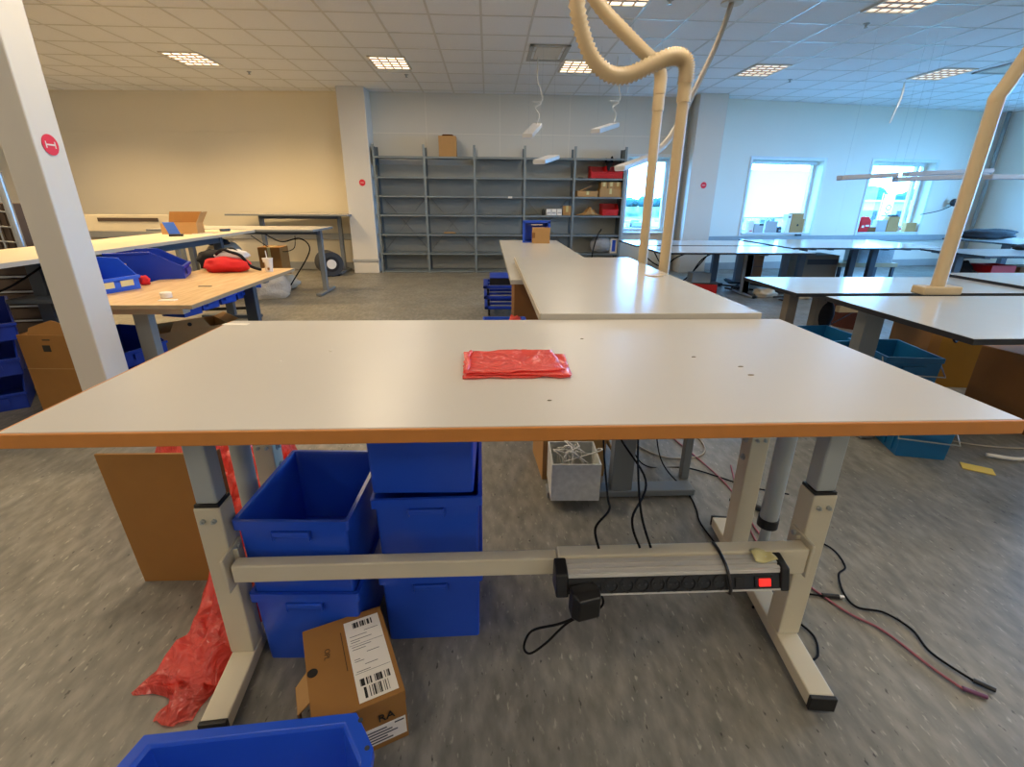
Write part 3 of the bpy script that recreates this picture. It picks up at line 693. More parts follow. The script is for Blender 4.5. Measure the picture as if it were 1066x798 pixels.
add_cable('black cable hanging down and running to the right table foot', [(.80, 2.3, .6), (.80, 2.15, .3), (.81, 2.0, .05), (.86, 1.78, .005), (.85, 1.66, .005), (.83, 1.57, .005), (.835, 1.44, .005)])
add_cable('pale pink cable looped on floor behind middle table foot', [(.95, 3.3, .35), (.9, 2.9, .06), (.75, 2.6, .005), (.72, 2.35, .005), (.85, 2.1, .005), (1.05, 2.1, .005), (1.12, 2.25, .005), (1.08, 2.5, .005), (1.06, 2.9, .06), (1.05, 3.2, .3)], .004, 'pvcd')
add_cable('long pink cable running across floor past right foot of table', [(.85, 2.9, .005), (.98, 2.3, .005), (1.06, 1.85, .005), (1.03, 1.5, .005), (1.04, 1.28, .005), (1.1, 1.12, .005), (1.165, 1.04, .005), (1.205, .92, .005), (1.235, .85, .006)], .0036, 'cabr', ends=(((1.233, .852, .008), (1.275, .825, .008), .006, 'cabp'),))
add_cable('black cable beside the pink cable ending in black plug', [(1.16, 1.5, .005), (1.25, 1.41, .005), (1.24, 1.31, .005), (1.19, 1.27, .005), (1.15, 1.19, .005), (1.15, 1.13, .005), (1.22, 1.105, .005), (1.255, 1.04, .005), (1.245, .96, .005), (1.285, .87, .006)], .0032, 'cable', ends=(((1.283, .872, .008), (1.315, .842, .008), .0065, 'black'),))
add_cable('black data cable end with silver tip on floor by right leg', [(.86, 1.12, .005), (.93, 1.175, .005), (1.0, 1.19, .006), (1.08, 1.175, .007)], .0032, 'cable', ends=(((1.07, 1.178, .008), (1.12, 1.17, .008), .008, 'black'), ((1.12, 1.17, .008), (1.135, 1.168, .008), .006, 'alu')))
add_cable('short black plug with silver tip lying behind right leg', [(.82, 1.14, .005), (.9, 1.2, .006)], .004, 'cable', ends=(((.9, 1.2, .008), (.95, 1.225, .008), .008, 'black'), ((.95, 1.225, .008), (.965, 1.23, .008), .006, 'alu')))
add_cable('purple black cable loop on floor beside right front leg', [(.87, 1.1, .005), (.92, 1.09, .005), (.945, 1.03, .005), (.92, .97, .005), (.89, .95, .005)], .0032, 'cable')
add_cable('thick black plug lying on floor behind the lift tube', [(1.02, 1.72, .005), (1.1, 1.66, .008)], .006, 'cable', ends=(((1.09, 1.665, .012), (1.15, 1.6, .012), .013, 'black'),))
add_cable('thin red cable running behind the right lift tube', [(1.16, 2.0, .005), (1.03, 1.62, .005), (.99, 1.42, .005)], .0035, 'cabr')

# ------------------------------------------------------------------ back table, dollies, carton behind middle table
ZB = .80
bt = thing('work_table', 'white rear table at far end of the table row', 'table', (.42, 4.1, 0))
B(-.305, .29, -1.5, 1.15, ZB-.025, ZB).build('tabletop', M['topw'], bt, bev=.002)
for y in (-.05, .9): t_leg(bt, 0, y, 0, ZB-.06, M['legg'], .5, .07, 'x', .08, .05)
B(-.03, .03, -.3, 1.0, ZB-.06, ZB-.026).build('frame_beam', M['legg'], bt)
cb2 = thing('cardboard_box', 'tall brown cardboard box under front end of rear table', 'box', (.375, 3.56, 0))
B(-.2, .2, -.2, .2, 0, .7).build('box_body', M['cardd'], cb2, bev=.003); B(-.2, .2, -.201, .2, .695, .705).build('lid', M['cardd'], cb2, bev=.002)
cr = thing('plastic_crate', 'blue crate standing on its side on the rear table', 'crate', (.47, 5.02, ZB), 0)
MB().box(-.125, .125, .06, .07, 0, .2).build('crate_base', M['blue'], cr)
k = MB(); k.box(-.125, -.115, -.06, .06, 0, .2); k.box(.115, .125, -.06, .06, 0, .2); k.box(-.125, .125, -.06, .06, .19, .2); k.box(-.125, .125, -.06, .06, 0, .01)
k.box(-.135, .135, -.07, -.055, .185, .208); k.box(-.135, -.112, -.07, -.055, 0, .2); k.box(.112, .135, -.07, -.055, 0, .2); k.build('crate_wall', M['blue'], cr, bev=.002)
B(-.05, .06, -.069, -.068, .165, .172).build('crate_label', M['white'], cr)
cc = thing('cardboard_box', 'small brown cardboard box leaning in front of blue crate', 'box', (.51, 4.9, ZB))
B(-.085, .085, -.03, .03, 0, .145).build('box_body', M['card2'], cc, bev=.002); B(-.088, -.06, -.034, -.029, .05, .1).build('box_mark', M['cardd'], cc)
for (x, y) in ((.56, 3.75), (.62, 3.5), (.35, 3.9)): pass
def dolly():
    t = thing('transport_dolly', 'x', 'dolly')
    w, d = .42, .5
    fr = MB()
    fr.box(-w/2, w/2, -d/2, -d/2+.05, .082, .111); fr.box(-w/2, w/2, d/2-.05, d/2, .082, .111); fr.box(-w/2, -w/2+.05, -d/2, d/2, .082, .111); fr.box(w/2-.05, w/2, -d/2, d/2, .082, .111); fr.box(-w/2, w/2, -.03, .03, .086, .108)
    fr.build('dolly_frame', M['blued'], t, bev=.006)
    for sx in (-1, 1):
        for sy in (-1, 1):
            x, y = sx*(w/2-.05), sy*(d/2-.06)
            c = MB(); c.cyl((x-.012, y, .034), (x+.012, y, .034), .034, seg=20); c = c.build('caster', M['black'], t, smooth=True)
            k = MB(); k.box(x-.018, x-.014, y-.014, y+.014, .03, .076); k.box(x+.014, x+.018, y-.014, y+.014, .03, .076); k.box(x-.018, x+.018, y-.016, y+.016, .074, .082); k.build('fork', M['steel'], c)
    return t
dl = dolly(); dl.location = (.16, 5.45, 0); dl['label'] = 'blue transport dolly on the floor, lowest of three'; dl['group'] = 'stacked blue dollies'
dup(dl, (.155, 5.45, .112), 0, 'blue transport dolly stacked in the middle of three', 'stacked blue dollies')
dup(dl, (.15, 5.45, .224), 0, 'blue transport dolly on top of the stack of three', 'stacked blue dollies')
bcr = thing('storage_crate', 'black crate lying on the topmost blue dolly', 'crate', (.2, 5.45, .336)); open_box(bcr, .38, .4, .07, M['black'], None, .01); B(-.19, .19, -.2, .2, .071, .078).build('lid', M['blued'], bcr, bev=.003)
dup(tp, (.10, 3.02, 0), 0, 'lower blue tub on floor left of the middle table', 'blue tubs by the dollies')
dup(tp, (.10, 3.02, .226), 0, 'upper blue tub nested below red film left of middle table', 'blue tubs by the dollies')
k = MB(); k.grid(14, 14, lambda u, v: Vector((.165+.13*(u-.5), 2.98+.2*(v-.5), .42+.09*math.sin(math.pi*u)*math.sin(math.pi*v)+.05*abs(mnoise.noise((u*5, v*5, 3))))))
tag(k.build('plastic_film', M['film2'], smooth='all', solid=.002), 'crumpled red film stuffed into blue tub beside middle table', 'plastic film')

# ------------------------------------------------------------------ shelving rack
SY0, SY1 = 8.58, 8.90
sx = [-1.815, -1.02, -.215, .60, 1.42, 2.25]; sz = [.035, .33, .64, .95, 1.245, 1.53, 1.83]
rk = thing('shelving_rack', 'long grey steel shelving rack with five bays against back wall', 'shelving', (0, 0, 0))
for i, x in enumerate(sx):
    p = MB(); p.box(x-.018, x+.018, SY0, SY0+.012, 0, 2.0); p.box(x-.018, x-.012, SY0, SY0+.035, 0, 2.0); p.build('upright', M['shelf'], rk)
    p = MB(); p.box(x-.018, x+.018, SY1-.012, SY1, 0, 1.98); p.build('rear_upright', M['shelfd'], rk)
    if i in (0, 5):
        B(x-.003, x+.003, SY0+.012, SY1-.012, .03 if i else 1.7, 1.97).build('side_panel', M['shelfd'], rk)
for i in range(5):
    for z in sz:
        s = MB(); s.box(sx[i]+.019, sx[i+1]-.019, SY0+.004, SY1-.014, z-.004, z); s.box(sx[i]+.019, sx[i+1]-.019, SY0+.004, SY0+.007, z-.028, z); s.box(sx[i]+.019, sx[i+1]-.019, SY1-.02, SY1-.016, z-.028, z)
        s.build('shelf_board', M['shelf'], rk)
for i in range(5):
    B(sx[i]+.02, sx[i+1]-.02, SY1-.006, SY1-.002, .04, 1.72 if i < 2 else 1.825).build('back_panel', M['backp'], rk)
for i in (0, 1, 3):
    for (a, b) in (((sx[i]+.02, .35), (sx[i+1]-.02, 1.24)), ((sx[i]+.02, 1.24), (sx[i+1]-.02, .35))):
        MB().beam((a[0], SY1-.012, a[1]), (b[0], SY1-.012, b[1]), .012, .003).build('cross_brace', M['shelfd'], rk)
# things on the rack
def carton(label, x, y, z, w, d, h, m='card2', rz=0, group=None, tape=True):
    t = thing('cardboard_box', label, 'box', (x, y, z), rz, group)
    B(-w/2, w/2, -d/2, d/2, 0, h).build('box_body', M[m], t, bev=.002)
    if tape: B(-.02, .02, -d/2-.0008, d/2+.0008, h*.35, h+.001).build('tape', M['tape'], t)
    return t
t = carton('brown box with open top flaps standing on top of rack', -.64, 8.73, 1.83, .28, .24, .30, 'card2', tape=False)
MB().loft([[(-.13, .118, .3), (.13, .118, .3), (.13, .122, .3), (-.13, .122, .3)], [(-.08, .06, .34), (.07, .06, .34), (.07, .064, .34), (-.08, .064, .34)]]).build('flap', M['cardd'], t)
def open_bin(w, d, h, m):
    t = thing('open_front_bin', 'x', 'bin')
    # sides slope down to a low front lip
    k = MB(); th = .006
    for s in (-1, 1):
        x0, x1 = sorted((s*w/2, s*(w/2-th)))
        a = [(-d/2, 0), (d/2, 0), (d/2, h), (-d*.1, h), (-d/2, h*.5)]
        k.loft([[(x0, p, q) for p, q in a], [(x1, p, q) for p, q in a]])
    k.box(-w/2, w/2, d/2-th, d/2, 0, h); k.box(-w/2, w/2, -d/2, d/2, 0, th); k.box(-w/2, w/2, -d/2, -d/2+th, 0, h*.5)
    k.box(-w/2-.006, w/2+.006, -d/2-.012, -d/2+th, h*.43, h*.52)
    k.box(-w/2-.006, -w/2+.002, -d*.1, d/2, h-.014, h); k.box(w/2-.002, w/2+.006, -d*.1, d/2, h-.014, h)
    k.build('bin_body', m, t, bev=.002)
    B(-w*.3, w*.3, -d/2-.014, -d/2-.011, h*.2, h*.38).build('label_slot', m, t)
    return t
rbn = open_bin(.27, .27, .19, M['red']); rbn.location = (1.83, 8.735, 1.531); rbn['label'] = 'red open bin on upper shelf, left of the two'; rbn['group'] = 'red bins on the rack'
dup(rbn, (2.09, 8.735, 1.531), 0, 'red open bin on upper shelf beside rack end panel', 'red bins on the rack')
dup(rbn, (2.06, 8.735, .951), 0, 'red open bin alone on the shelf with brown paper', 'red bins on the rack')
k = MB(); k.ball((2.0, 8.7, 1.76), .05, 1.3, 1, .8); k.ball((2.05, 8.72, 1.82), .035, .7, .7, 1.6); k.ball((1.95, 8.7, 1.8), .03, .7, .7, 1.5); k.ball((2.0, 8.7, 1.71), .04, .8, .8, 1.5)
tag(k.build('work_glove', M['cloth'], smooth='all'), 'black glove lying on top of the red bins', 'glove')
tag(B(1.5, 1.58, 8.65, 8.7, 1.53, 1.545).build('hand_tool', M['dark'], bev=.003), 'small dark object on upper shelf left of red bins', 'tool')
carton('flat open brown box on shelf beneath the red bins', 1.66, 8.72, 1.245, .34, .22, .09)
o = B(-.12, .12, -.09, .09, 0, .008).build('cardboard_flap', M['card2'], loc=(1.62, 8.72, 1.365)); o.rotation_euler = (0, R(-22), 0); tag(o, 'loose cardboard piece tilted on the flat brown box', 'cardboard')
carton('long brown box lowest of the stack by rack end', 2.04, 8.72, 1.245, .36, .24, .13)
for i, x in enumerate((1.93, 2.05, 2.16)): carton(('first', 'second', 'third')[i] + ' small brown box in the row atop long box', x, 8.72, 1.376, .105, .2, .10)
for i, x in enumerate((1.02, 1.11, 1.2)):
    t = thing('white_box', ('small white box nearest the dark bottle on shelf', 'small white box in middle of three on shelf', 'small white box nearest brown carton on shelf')[i], 'box', (x, 8.68, .95), 0, 'white boxes on the rack'); B(-.04, .04, -.05, .05, 0, .1).build('box_body', M['white'], t, bev=.002); B(-.03, .03, -.0515, -.05, .03, .05).build('print', M['trim'], t)
tag(MB().lathe([(.025, 0), (.025, .07), (.01, .09), (.01, .1)], (.93, 8.68, .95)).build('dark_bottle', M['black'], smooth=True), 'small dark bottle beside white boxes on shelf', 'bottle')
carton('upright small brown carton on shelf by third white box', 1.33, 8.7, .95, .13, .12, .15)
k = MB(); k.grid(26, 14, lambda u, v: Vector((1.5+.42*u, 8.62+.2*v, .955+.13*math.exp(-((u-.55)/.22)**2)*math.sin(math.pi*v)**.5*(.6+abs(mnoise.noise((u*6, v*5, 1))))+.02*abs(mnoise.noise((u*12, v*7, 2))))))
tag(k.build('brown_paper', M['card2'], smooth='all', solid=.003), 'crumpled brown paper on shelf beside the red bin', 'paper')
k = MB(); k.ball((1.98, 8.72, .47), .14, 1.5, .9, 1.0, 24, 16); o = k.build('plastic_sack', M['bagw'], smooth='all')
for v in o.data.vertices: v.co += Vector((0, 0, .02*mnoise.noise(v.co*14)))
tag(o, 'white plastic sack on low shelf at right bay of rack', 'bag')
t = thing('detergent_box', 'white and blue box beside white sack on low shelf', 'box', (2.17, 8.69, .33)); B(-.06, .06, -.06, .06, 0, .25).build('box_body', M['white'], t, bev=.003); B(-.03, .03, -.0615, -.06, .03, .22).build('blue_print', M['blue'], t)
tag(MB().tube([(1.76, 8.5, 0), (1.78, 8.5, .34), (1.83, 8.48, .6), (1.9, 8.47, .74)], .012, sub=4).build('black_rod', M['black'], smooth='all'), 'black curved rod standing up in front of rack', 'rod')
tag(B(.33, .4, SY0-.004, SY0-.001, 1.21, 1.243).build('shelf_label', M['white']), 'white label on the front of a middle shelf', 'label')
tag(MB().tube([(-.75, 8.65, .655), (-.65, 8.66, .66), (-.55, 8.64, .655)], .012, sub=4).build('brown_scrap', M['card2'], smooth='all'), 'small brown scrap lying on low shelf second bay', 'scrap')

# ------------------------------------------------------------------ hanging bench lamps
def bench_lamp(label, p, q, w, cord=None, sq=1):
    p, q = Vector(p), Vector(q); c = (p+q)/2
    t = thing('hanging_lamp', label, 'lamp', c, 0, 'hanging bench lamps')
    MB().beam(p-c, q-c, w, .045).build('housing', M['lampb'], t, bev=.006)
    MB().beam(p-c-Vector((0, 0, .024)), q-c-Vector((0, 0, .024)), w*.8, .006).build('lens', M['lens'], t)
    d = (q-p).normalized()
    for i, e in enumerate((p, q)):
        e2 = e - c + d*(.05 if i == 0 else -.05)
        MB().tube([e2 + Vector((0, 0, .02)), Vector((e2.x, e2.y, CH-c.z))], .0008, seg=6, sub=1).build('suspension_wire', M['wire'], t)
    if cord:
        e2 = q - c - d*.06
        pts = [e2 + Vector((0, 0, .02)), e2+Vector((.03, 0, .12)), e2+Vector((-.02, 0, .2)), e2+Vector((.05, .0, .25)), e2+Vector((-.06, 0, .262)), e2+Vector((.06, 0, .275)), e2+Vector((.04, 0, .4)), e2+Vector((.0, 0, .5)), Vector((e2.x, e2.y, CH-c.z))]
        MB().tube(pts, .007, seg=8, sub=6).build('cord', M['cabw'], t, smooth='all')
    return t
bench_lamp('short hanging lamp on white cord above middle of rack', (.46, 6.2, 1.88), (.62, 6.75, 2.06), .12, True)
bench_lamp('hanging lamp on white cord tilted toward the first window', (1.24, 6.2, 1.94), (1.58, 6.7, 2.07), .12, True)
bench_lamp('lowest hanging lamp in front of rack shelves', (.6, 6.2, 1.61), (.83, 6.7, 1.7), .16)
bench_lamp('hanging lamp in front of the first window', (1.33, 5.3, 1.5), (1.85, 5.9, 1.66), .12)
bench_lamp('hanging lamp bar left of the far window', (3.78, 5.5, 1.44), (4.4, 5.5, 1.475), .1)
bench_lamp('hanging lamp bar crossing the far window', (4.4, 5.5, 1.43), (5.42, 5.5, 1.475), .08)
bench_lamp('upper hanging lamp bar behind the far right pipe', (4.75, 5.8, 1.5), (5.75, 5.8, 1.545), .1)
bench_lamp('hanging lamp bar nearest the right wall', (5.35, 5.4, 1.46), (6.2, 5.4, 1.465), .1)
tag(MB().tube([(5.85, 7.6, CH), (5.86, 7.6, 2.6), (5.8, 7.58, 2.4), (5.77, 7.58, 2.25)], .012, seg=8).build('loose_cable', M['cabw'], smooth='all'), 'loose white cable dangling from ceiling by right light', 'cable')

# ------------------------------------------------------------------ left side desks
wt = thing('workbench', 'birch-topped workbench left of the foreground table', 'table', (-2.057, 3.443, 0))
ZW = .65
B(-.27, .44, -.75, .75, ZW-.022, ZW).build('tabletop', M['wood'], wt, bev=.002)
B(.44, .446, -.75, .75, ZW-.0225, ZW-.0005).build('edge_band', M['woodedge'], wt)
B(-.27, .446, -.757, -.75, ZW-.0225, ZW-.0005).build('end_band', M['woodedge'], wt)
for y, x in ((-.57, .05), (.53, .15)):
    l = t_leg(wt, x, y, 0, ZW-.07, M['cond'] if y < 0 else M['legd'], .6, .07, 'x', .085, .06)
    B(-.2, .3, y-.035, y+.035, ZW-.085, ZW-.0235).build('cross_rail', M['cream'] if y < 0 else M['legd'], wt, bev=.003)
B(.02, .08, -.5, .5, ZW-.08, ZW-.03).build('frame_beam', M['cond'], wt)
GB = 'blue bins on the workbench'
bn = open_bin(.3, .32, .205, M['blue']); bn.location = (-2.42, 3.13, .63); bn.rotation_euler.z = R(72); bn['label'] = 'blue open bin with two yellow labels beside the near column'; bn['group'] = GB
for dx in (-.05, .05):
    pass
LBL = [B(-.1, -.02, -.176, -.173, .05, .085).build('yellow_label', M['ylabel'], bn), B(.02, .1, -.176, -.173, .05, .085).build('yellow_label', M['ylabel'], bn)]
bn2 = open_bin(.3, .44, .21, M['blued']); bn2.location = (-2.44, 3.69, .63); bn2.rotation_euler.z = R(112); bn2['label'] = 'large dark blue bin turned sideways on the workbench'; bn2['group'] = GB
pass
# small bins hanging from the rear rail under the bench
sb = open_bin(.15, .18, .12, M['blue']); sb.location = (-2.08, 3.35, .45); sb.rotation_euler.z = R(75); sb['label'] = 'small blue bin hanging under workbench, nearest the front'; sb['group'] = 'small bins under the workbench'
for i, (x, y) in enumerate(((-2.07, 3.56), (-2.05, 3.77), (-2.03, 3.98))): dup(sb, (x, y, .45), R(75), ('second small blue bin hanging under the workbench', 'third small blue bin hanging under the workbench', 'last small blue bin under workbench far end')[i], 'small bins under the workbench')
rl = tag(B(-2.20, -2.165, 3.2, 4.1, .54, .58).build('bin_rail', M['cond']), 'grey rail holding the small bins under the workbench', 'rail')
bnf = dup(bn, (-2.38, 3.15, .0), R(75), 'blue bin on the floor beside workbench front leg', 'blue bins on the floor'); bnf.scale = (1, 1, 1)
dup(bn2, (-2.38, 3.15, .2), R(75), 'blue bin stacked above floor bin beside workbench leg', 'blue bins on the floor').scale = (1.0, .8, .9)
cbw = thing('cardboard_box', 'big open cardboard box under the birch workbench', 'box', (-2.27, 3.69, 0), R(44))
open_box(cbw, .46, .36, .3, M['card2'], None, .006)
MB().loft([[(-.16, -.18, .3), (.1, -.18, .3), (.1, -.174, .3), (-.16, -.174, .3)], [(-.12, -.17, .37), (.06, -.17, .37), (.06, -.164, .37), (-.12, -.164, .37)]]).build('flap', M['card2'], cbw)
MB().cyl((-.03, -.179, .335), (-.03, -.168, .335), .014, seg=14).build('hand_hole', M['ink'], cbw)
MB().loft([[(.226, -.17, .3), (.23, -.17, .3), (.23, .17, .3), (.226, .17, .3)], [(.30, -.17, .325), (.304, -.17, .325), (.304, .17, .325), (.30, .17, .325)]]).build('flap', M['card2'], cbw)
# on the bench: jacket, cup, tape roll, bits
jk = thing('jacket', 'red and white jacket folded on the birch workbench', 'jacket', (-2.06, 4.0, ZW))
def lump(par, name, m, c, rx, ry, rz_, seed, amp=.25):
    k = MB(); k.ball((0, 0, 0), 1, u=28, v=16)
    for v in k.bm.verts:
        n = 1 + amp*mnoise.noise(v.co*1.7 + Vector((seed, 0, 0))) + amp*.4*mnoise.noise(v.co*4 + Vector((0, seed, 0)))
        v.co = Vector((c[0]+v.co.x*rx*n, c[1]+v.co.y*ry*n, max(c[2]+v.co.z*rz_*n, c[2]-rz_*.8)))
    return k.build(name, m, par, smooth='all')
lump(jk, 'body', M['redcl'], (0, 0, .05), .17, .12, .065, 1)
lump(jk, 'sleeve', M['clothw'], (.03, .05, .12), .12, .07, .045, 4)
k = MB(); k.tube([(-.07, .0, .13), (-.01, .0, .165), (.05, -.01, .15), (.12, .0, .12), (.17, .02, .04), (.24, .05, .006)], .012, seg=8); k.tube([(-.02, .06, .16), (.05, .05, .165), (.1, .04, .12)], .012, seg=8); k.build('black_trim', M['cloth'], jk, smooth='all')
tag(lump(None, 'jumper', M['cloth'], (-2.2, 4.1, ZW+.07), .13, .07, .09, 17, .3), 'black clothes heap behind the red jacket on workbench', 'clothes')
cp = thing('paper_cup', 'white paper cup with straw on workbench corner', 'cup', (-1.73, 3.98, ZW))
MB().lathe([(.026, 0), (.038, .1), (.0395, .1), (.0395, .105), (.035, .105), (.025, .006)], seg=28).build('cup_body', M['white'], cp, smooth=True)
MB().tube([(.0, .0, .02), (-.012, .012, .16)], .004, seg=8, sub=1).build('straw', M['white'], cp)
k = MB(); k.cyl((-.018, -.0345, .04), (-.018, -.036, .075), .006, seg=8); k.cyl((.012, -.034, .02), (.012, -.036, .035), .008, seg=8); k.build('cup_print', M['card'], cp)
tr = thing('tape_roll', 'small white roll lying on the birch workbench', 'roll', (-1.87, 2.9, ZW)); MB().lathe([(.022, 0), (.03, .002), (.03, .03), (.022, .034), (.012, .034)]).build('roll', M['white'], tr, smooth=True)
tag(B(-1.86, -1.77, 2.8, 2.84, ZW, ZW+.004).build('paper_scrap', M['white']), 'white scrap beside the small roll on workbench', 'paper')
tag(B(-1.9, -1.82, 3.28, 3.3, ZW, ZW+.003).build('pen', M['dark']), 'dark pen lying on the birch workbench', 'pen')
tag(lump(None, 'rag', M['redcl'], (-2.28, 3.36, ZW+.025), .03, .03, .035, 8), 'small red and white rag between the blue bins', 'rag')
tag(B(-2.5, -2.42, 3.38, 3.43, .63, .78).build('carton_strip', M['card2']), 'narrow brown carton between the two blue bins', 'box')

# long pale desk behind the bench
ZS = .86
sd = thing('desk', 'long pale desk running behind the birch workbench', 'desk', (-2.92, 3.9, 0))
B(-.34, .33, -1.9, 1.85, ZS-.025, ZS).build('desktop', M['strip'], sd, bev=.002); B(.33, .334, -1.9, 1.85, ZS-.0255, ZS-.0005).build('edge_band', M['topedge'], sd)
for y in (-.8, 1.3): t_leg(sd, .2, y, 0, ZS-.03, M['legd'], .6, .07, 'x', .08, .05)
B(.1, .57, -.95, .2, .605, .629).build('lower_shelf', M['legd'], sd, bev=.002)
B(.17, .23, -.8, 1.3, ZS-.09, ZS-.03).build('frame_beam', M['legd'], sd)
t = thing('cardboard_box', 'open brown cardboard box on the long pale desk', 'box', (-3.0, 5.15, ZS), R(15)); open_box(t, .3, .26, .1, M['card2'], None)
MB().loft([[(-.15, .128, .1), (.15, .128, .1), (.15, .132, .1), (-.15, .132, .1)], [(-.13, .15, .2), (.15, .15, .2), (.15, .154, .2), (-.13, .154, .2)]]).build('flap', M['card'], t)
MB().loft([[(.148, -.13, .1), (.152, -.13, .1), (.152, .13, .1), (.148, .13, .1)], [(.2, -.1, .2), (.204, -.1, .2), (.204, .15, .2), (.2, .15, .2)]]).build('flap', M['card2'], t)
t = thing('phone', 'blue tilted phone screen in front of cardboard box on desk', 'phone', (-2.86, 4.78, ZS), R(20))
MB().loft([[(-.045, -.02, .0), (.045, -.02, .0), (.045, -.01, 0), (-.045, -.01, 0)], [(-.1, .05, .12), (-.01, .05, .12), (-.01, .06, .12), (-.1, .06, .12)]]).build('phone_body', mat('phone_blue', '#3b62b8', .25), t, bev=.002)
B(-.05, .06, -.05, .0, 0, .02).build('stand', M['black'], t, bev=.003)
tag(B(-.05, .05, -.02, .02, 0, .025).build('stapler', M['black'], loc=(-2.78, 5.5, ZS), rz=R(60), bev=.006), 'small black gadget near far end of pale desk', 'gadget')
tag(B(-.08, .08, -.06, .06, 0, .004).build('paper_sheet', M['white'], loc=(-2.8, 5.1, ZS), rz=R(20)), 'white paper sheet beside cardboard box on desk', 'paper')
# wire roll cage at the far left
rc = thing('roll_cage', 'wire mesh roll cage behind the long pale desk', 'cage', (-4.06, 4.05, 0))
k = MB()
for i in range(9):
    x = -.45+.9*i/8; k.cyl((x, 0, .15), (x, 0, 1.34), .006, seg=6)
for j in range(11): k.cyl((-.45, 0, .2+.12*j), (.45, 0, .2+.11*j), .006, seg=6)
k.build('wire_mesh', M['wire'], rc)
for x in (-.46, .46): MB().tube([(x, 0, .08), (x, 0, 1.36)], .026, seg=12, sub=1).build('post', M['wire'], rc, smooth=True)
k = MB()
for x in (-.4, .4):
    for y in (-.05, .55): k.cyl((x-.015, y, .05), (x+.015, y, .05), .05, seg=16)
k.build('caster', M['black'], rc)
B(-.46, .46, -.05, .65, .1, .14).build('platform', M['wire'], rc)
t = thing('carton_stack', 'ribbed brown carton inside the wire roll cage', 'box', (-4.1, 4.42, .14)); k = MB(); k.box(-.4, .4, -.22, .22, 0, 1.0)
for i in range(16): k.box(-.4+.05*i, -.38+.05*i, -.228, -.22, 0, 1.0)
k.build('carton_body', M['brown'], t)
# slatted rack under the desk
t = thing('slatted_crate', 'dark brown slatted wooden crate under the pale desk', 'crate', (-3.3, 3.6, 0), R(10))
k = MB()
for i in range(6): k.box(-.22, .22, -.15, -.13, .2+.1*i, .27+.1*i)
k.box(-.22, .22, -.13, .15, 0, .78); k.build('crate_body', M['brown'], t, bev=.003)
k = MB()
for i in range(6): k.box(-.22, .22, -.155, -.149, .28+.1*i, .292+.1*i)
k.build('wire_trim', M['wire'], t)
add_cable('black cable drooping beneath the long pale desk', [(-3.1, 2.6, .8), (-2.9, 2.75, .66), (-2.75, 2.9, .7), (-2.65, 3.1, .82)], .006)
tag(B(-.04, .04, -.03, .03, 0, .05).build('plug_box', M['white'], loc=(-2.95, 2.75, .56), bev=.006), 'white plug hanging under pale desk at far left', 'plug')
# cardboard box and blue bins on the floor at the far left
t = thing('cardboard_box', 'tall brown cardboard box standing beside blue bins at far left', 'box', (-2.30, 2.68, 0), R(-3))
B(-.16, .16, -.12, .12, 0, .52).build('box_body', M['card'], t, bev=.002)
MB().prism([(-.1, 0), (.12, 0), (.12, .05), (.03, .075), (-.02, .06), (-.09, .035)], -.003, .003, Matrix.Translation((0, -.115, .52)) @ Matrix.Rotation(R(80), 4, 'X')).build('flap', M['card'], t)
B(-.04, .0, -.1215, -.12, .43, .465).build('printed_mark', M['ink'], t); B(-.03, .01, -.1212, -.12, .49, .498).build('printed_line', M['inkb'], t); B(-.16, .16, -.1206, -.12, .333, .337).build('crease', M['card2'], t)
for i, (x, y, z, lab) in enumerate(((-3.07, 2.9, 0, 'blue bin on the floor at far left, lowest of stack'), (-3.08, 2.92, .2, 'blue bin second from the floor at far left'), (-3.08, 2.95, .4, 'blue bin topmost of the far left floor stack'))):
    o = dup(bn2, (x, y, z), R(35+4*i), lab, 'blue bins at the far left'); o.scale = (1.3, 1.0, .95)

# grey desks against the left back wall
def grey_desk(label, x, y, z, L, W, legs, drop=.0):
    t = thing('desk', label, 'desk', (x, y, 0))
    B(-L/2, L/2, -W/2, W/2, z-.025, z).build('desktop', M['topw'], t, bev=.002); k = MB(); k.box(-L/2, L/2, -W/2-.004, -W/2, z-.026, z-.001); k.box(L/2, L/2+.004, -W/2, W/2, z-.026, z-.001); k.build('edge_band', M['legg'], t)
    for lx in legs: t_leg(t, lx, .05, 0, z-.03, M['legg'], .62, .07, 'y', .07, .06)
    B(legs[0], legs[-1], -.02, .04, z-.08, z-.03).build('frame_beam', M['legd'], t)
    return t
grey_desk('grey desk with charcoal legs behind the birch workbench', -3.1, 6.65, .835, 1.95, .8, (-.75, .9))
grey_desk('dark desk standing raised against the back left wall', -3.2, 8.6, .95, 1.9, .62, (-.55, .72))
grey_desk('raised desk with pale panel against wall behind wire cage', -6.0, 8.1, .9, 2.6, .62, (-1.1, 1.1))
t = thing('ventilation_panel', 'pale low panel with dark grilles at left wall', 'panel', (-5.6, 7.6, .78)); B(-1.2, 1.2, -.03, .03, -.05, .17).build('panel', M['cream'], t, bev=.004)
for i, x in enumerate((-.6, .45)): B(x-.42, x+.42, -.036, -.03, .08, .13).build('grille', M['brown'], t)
for j in (-1, 1): B(j*1.1-.02, j*1.1+.02, -.03, .03, -.78, -.05).build('panel_leg', M['legg'], t)
add_cable('black cable hanging below the charcoal-legged grey desk', [(-2.9, 6.7, .76), (-2.7, 6.7, .66), (-2.45, 6.7, .7), (-2.35, 6.7, .55), (-2.6, 6.75, .2), (-2.75, 6.7, .02), (-2.95, 6.6, .02)], .008)
add_cable('black cable loop under the wall desk', [(-3.3, 7.2, .7), (-3.0, 7.2, .5), (-2.75, 7.2, .52), (-2.7, 7.2, .7)], .006)
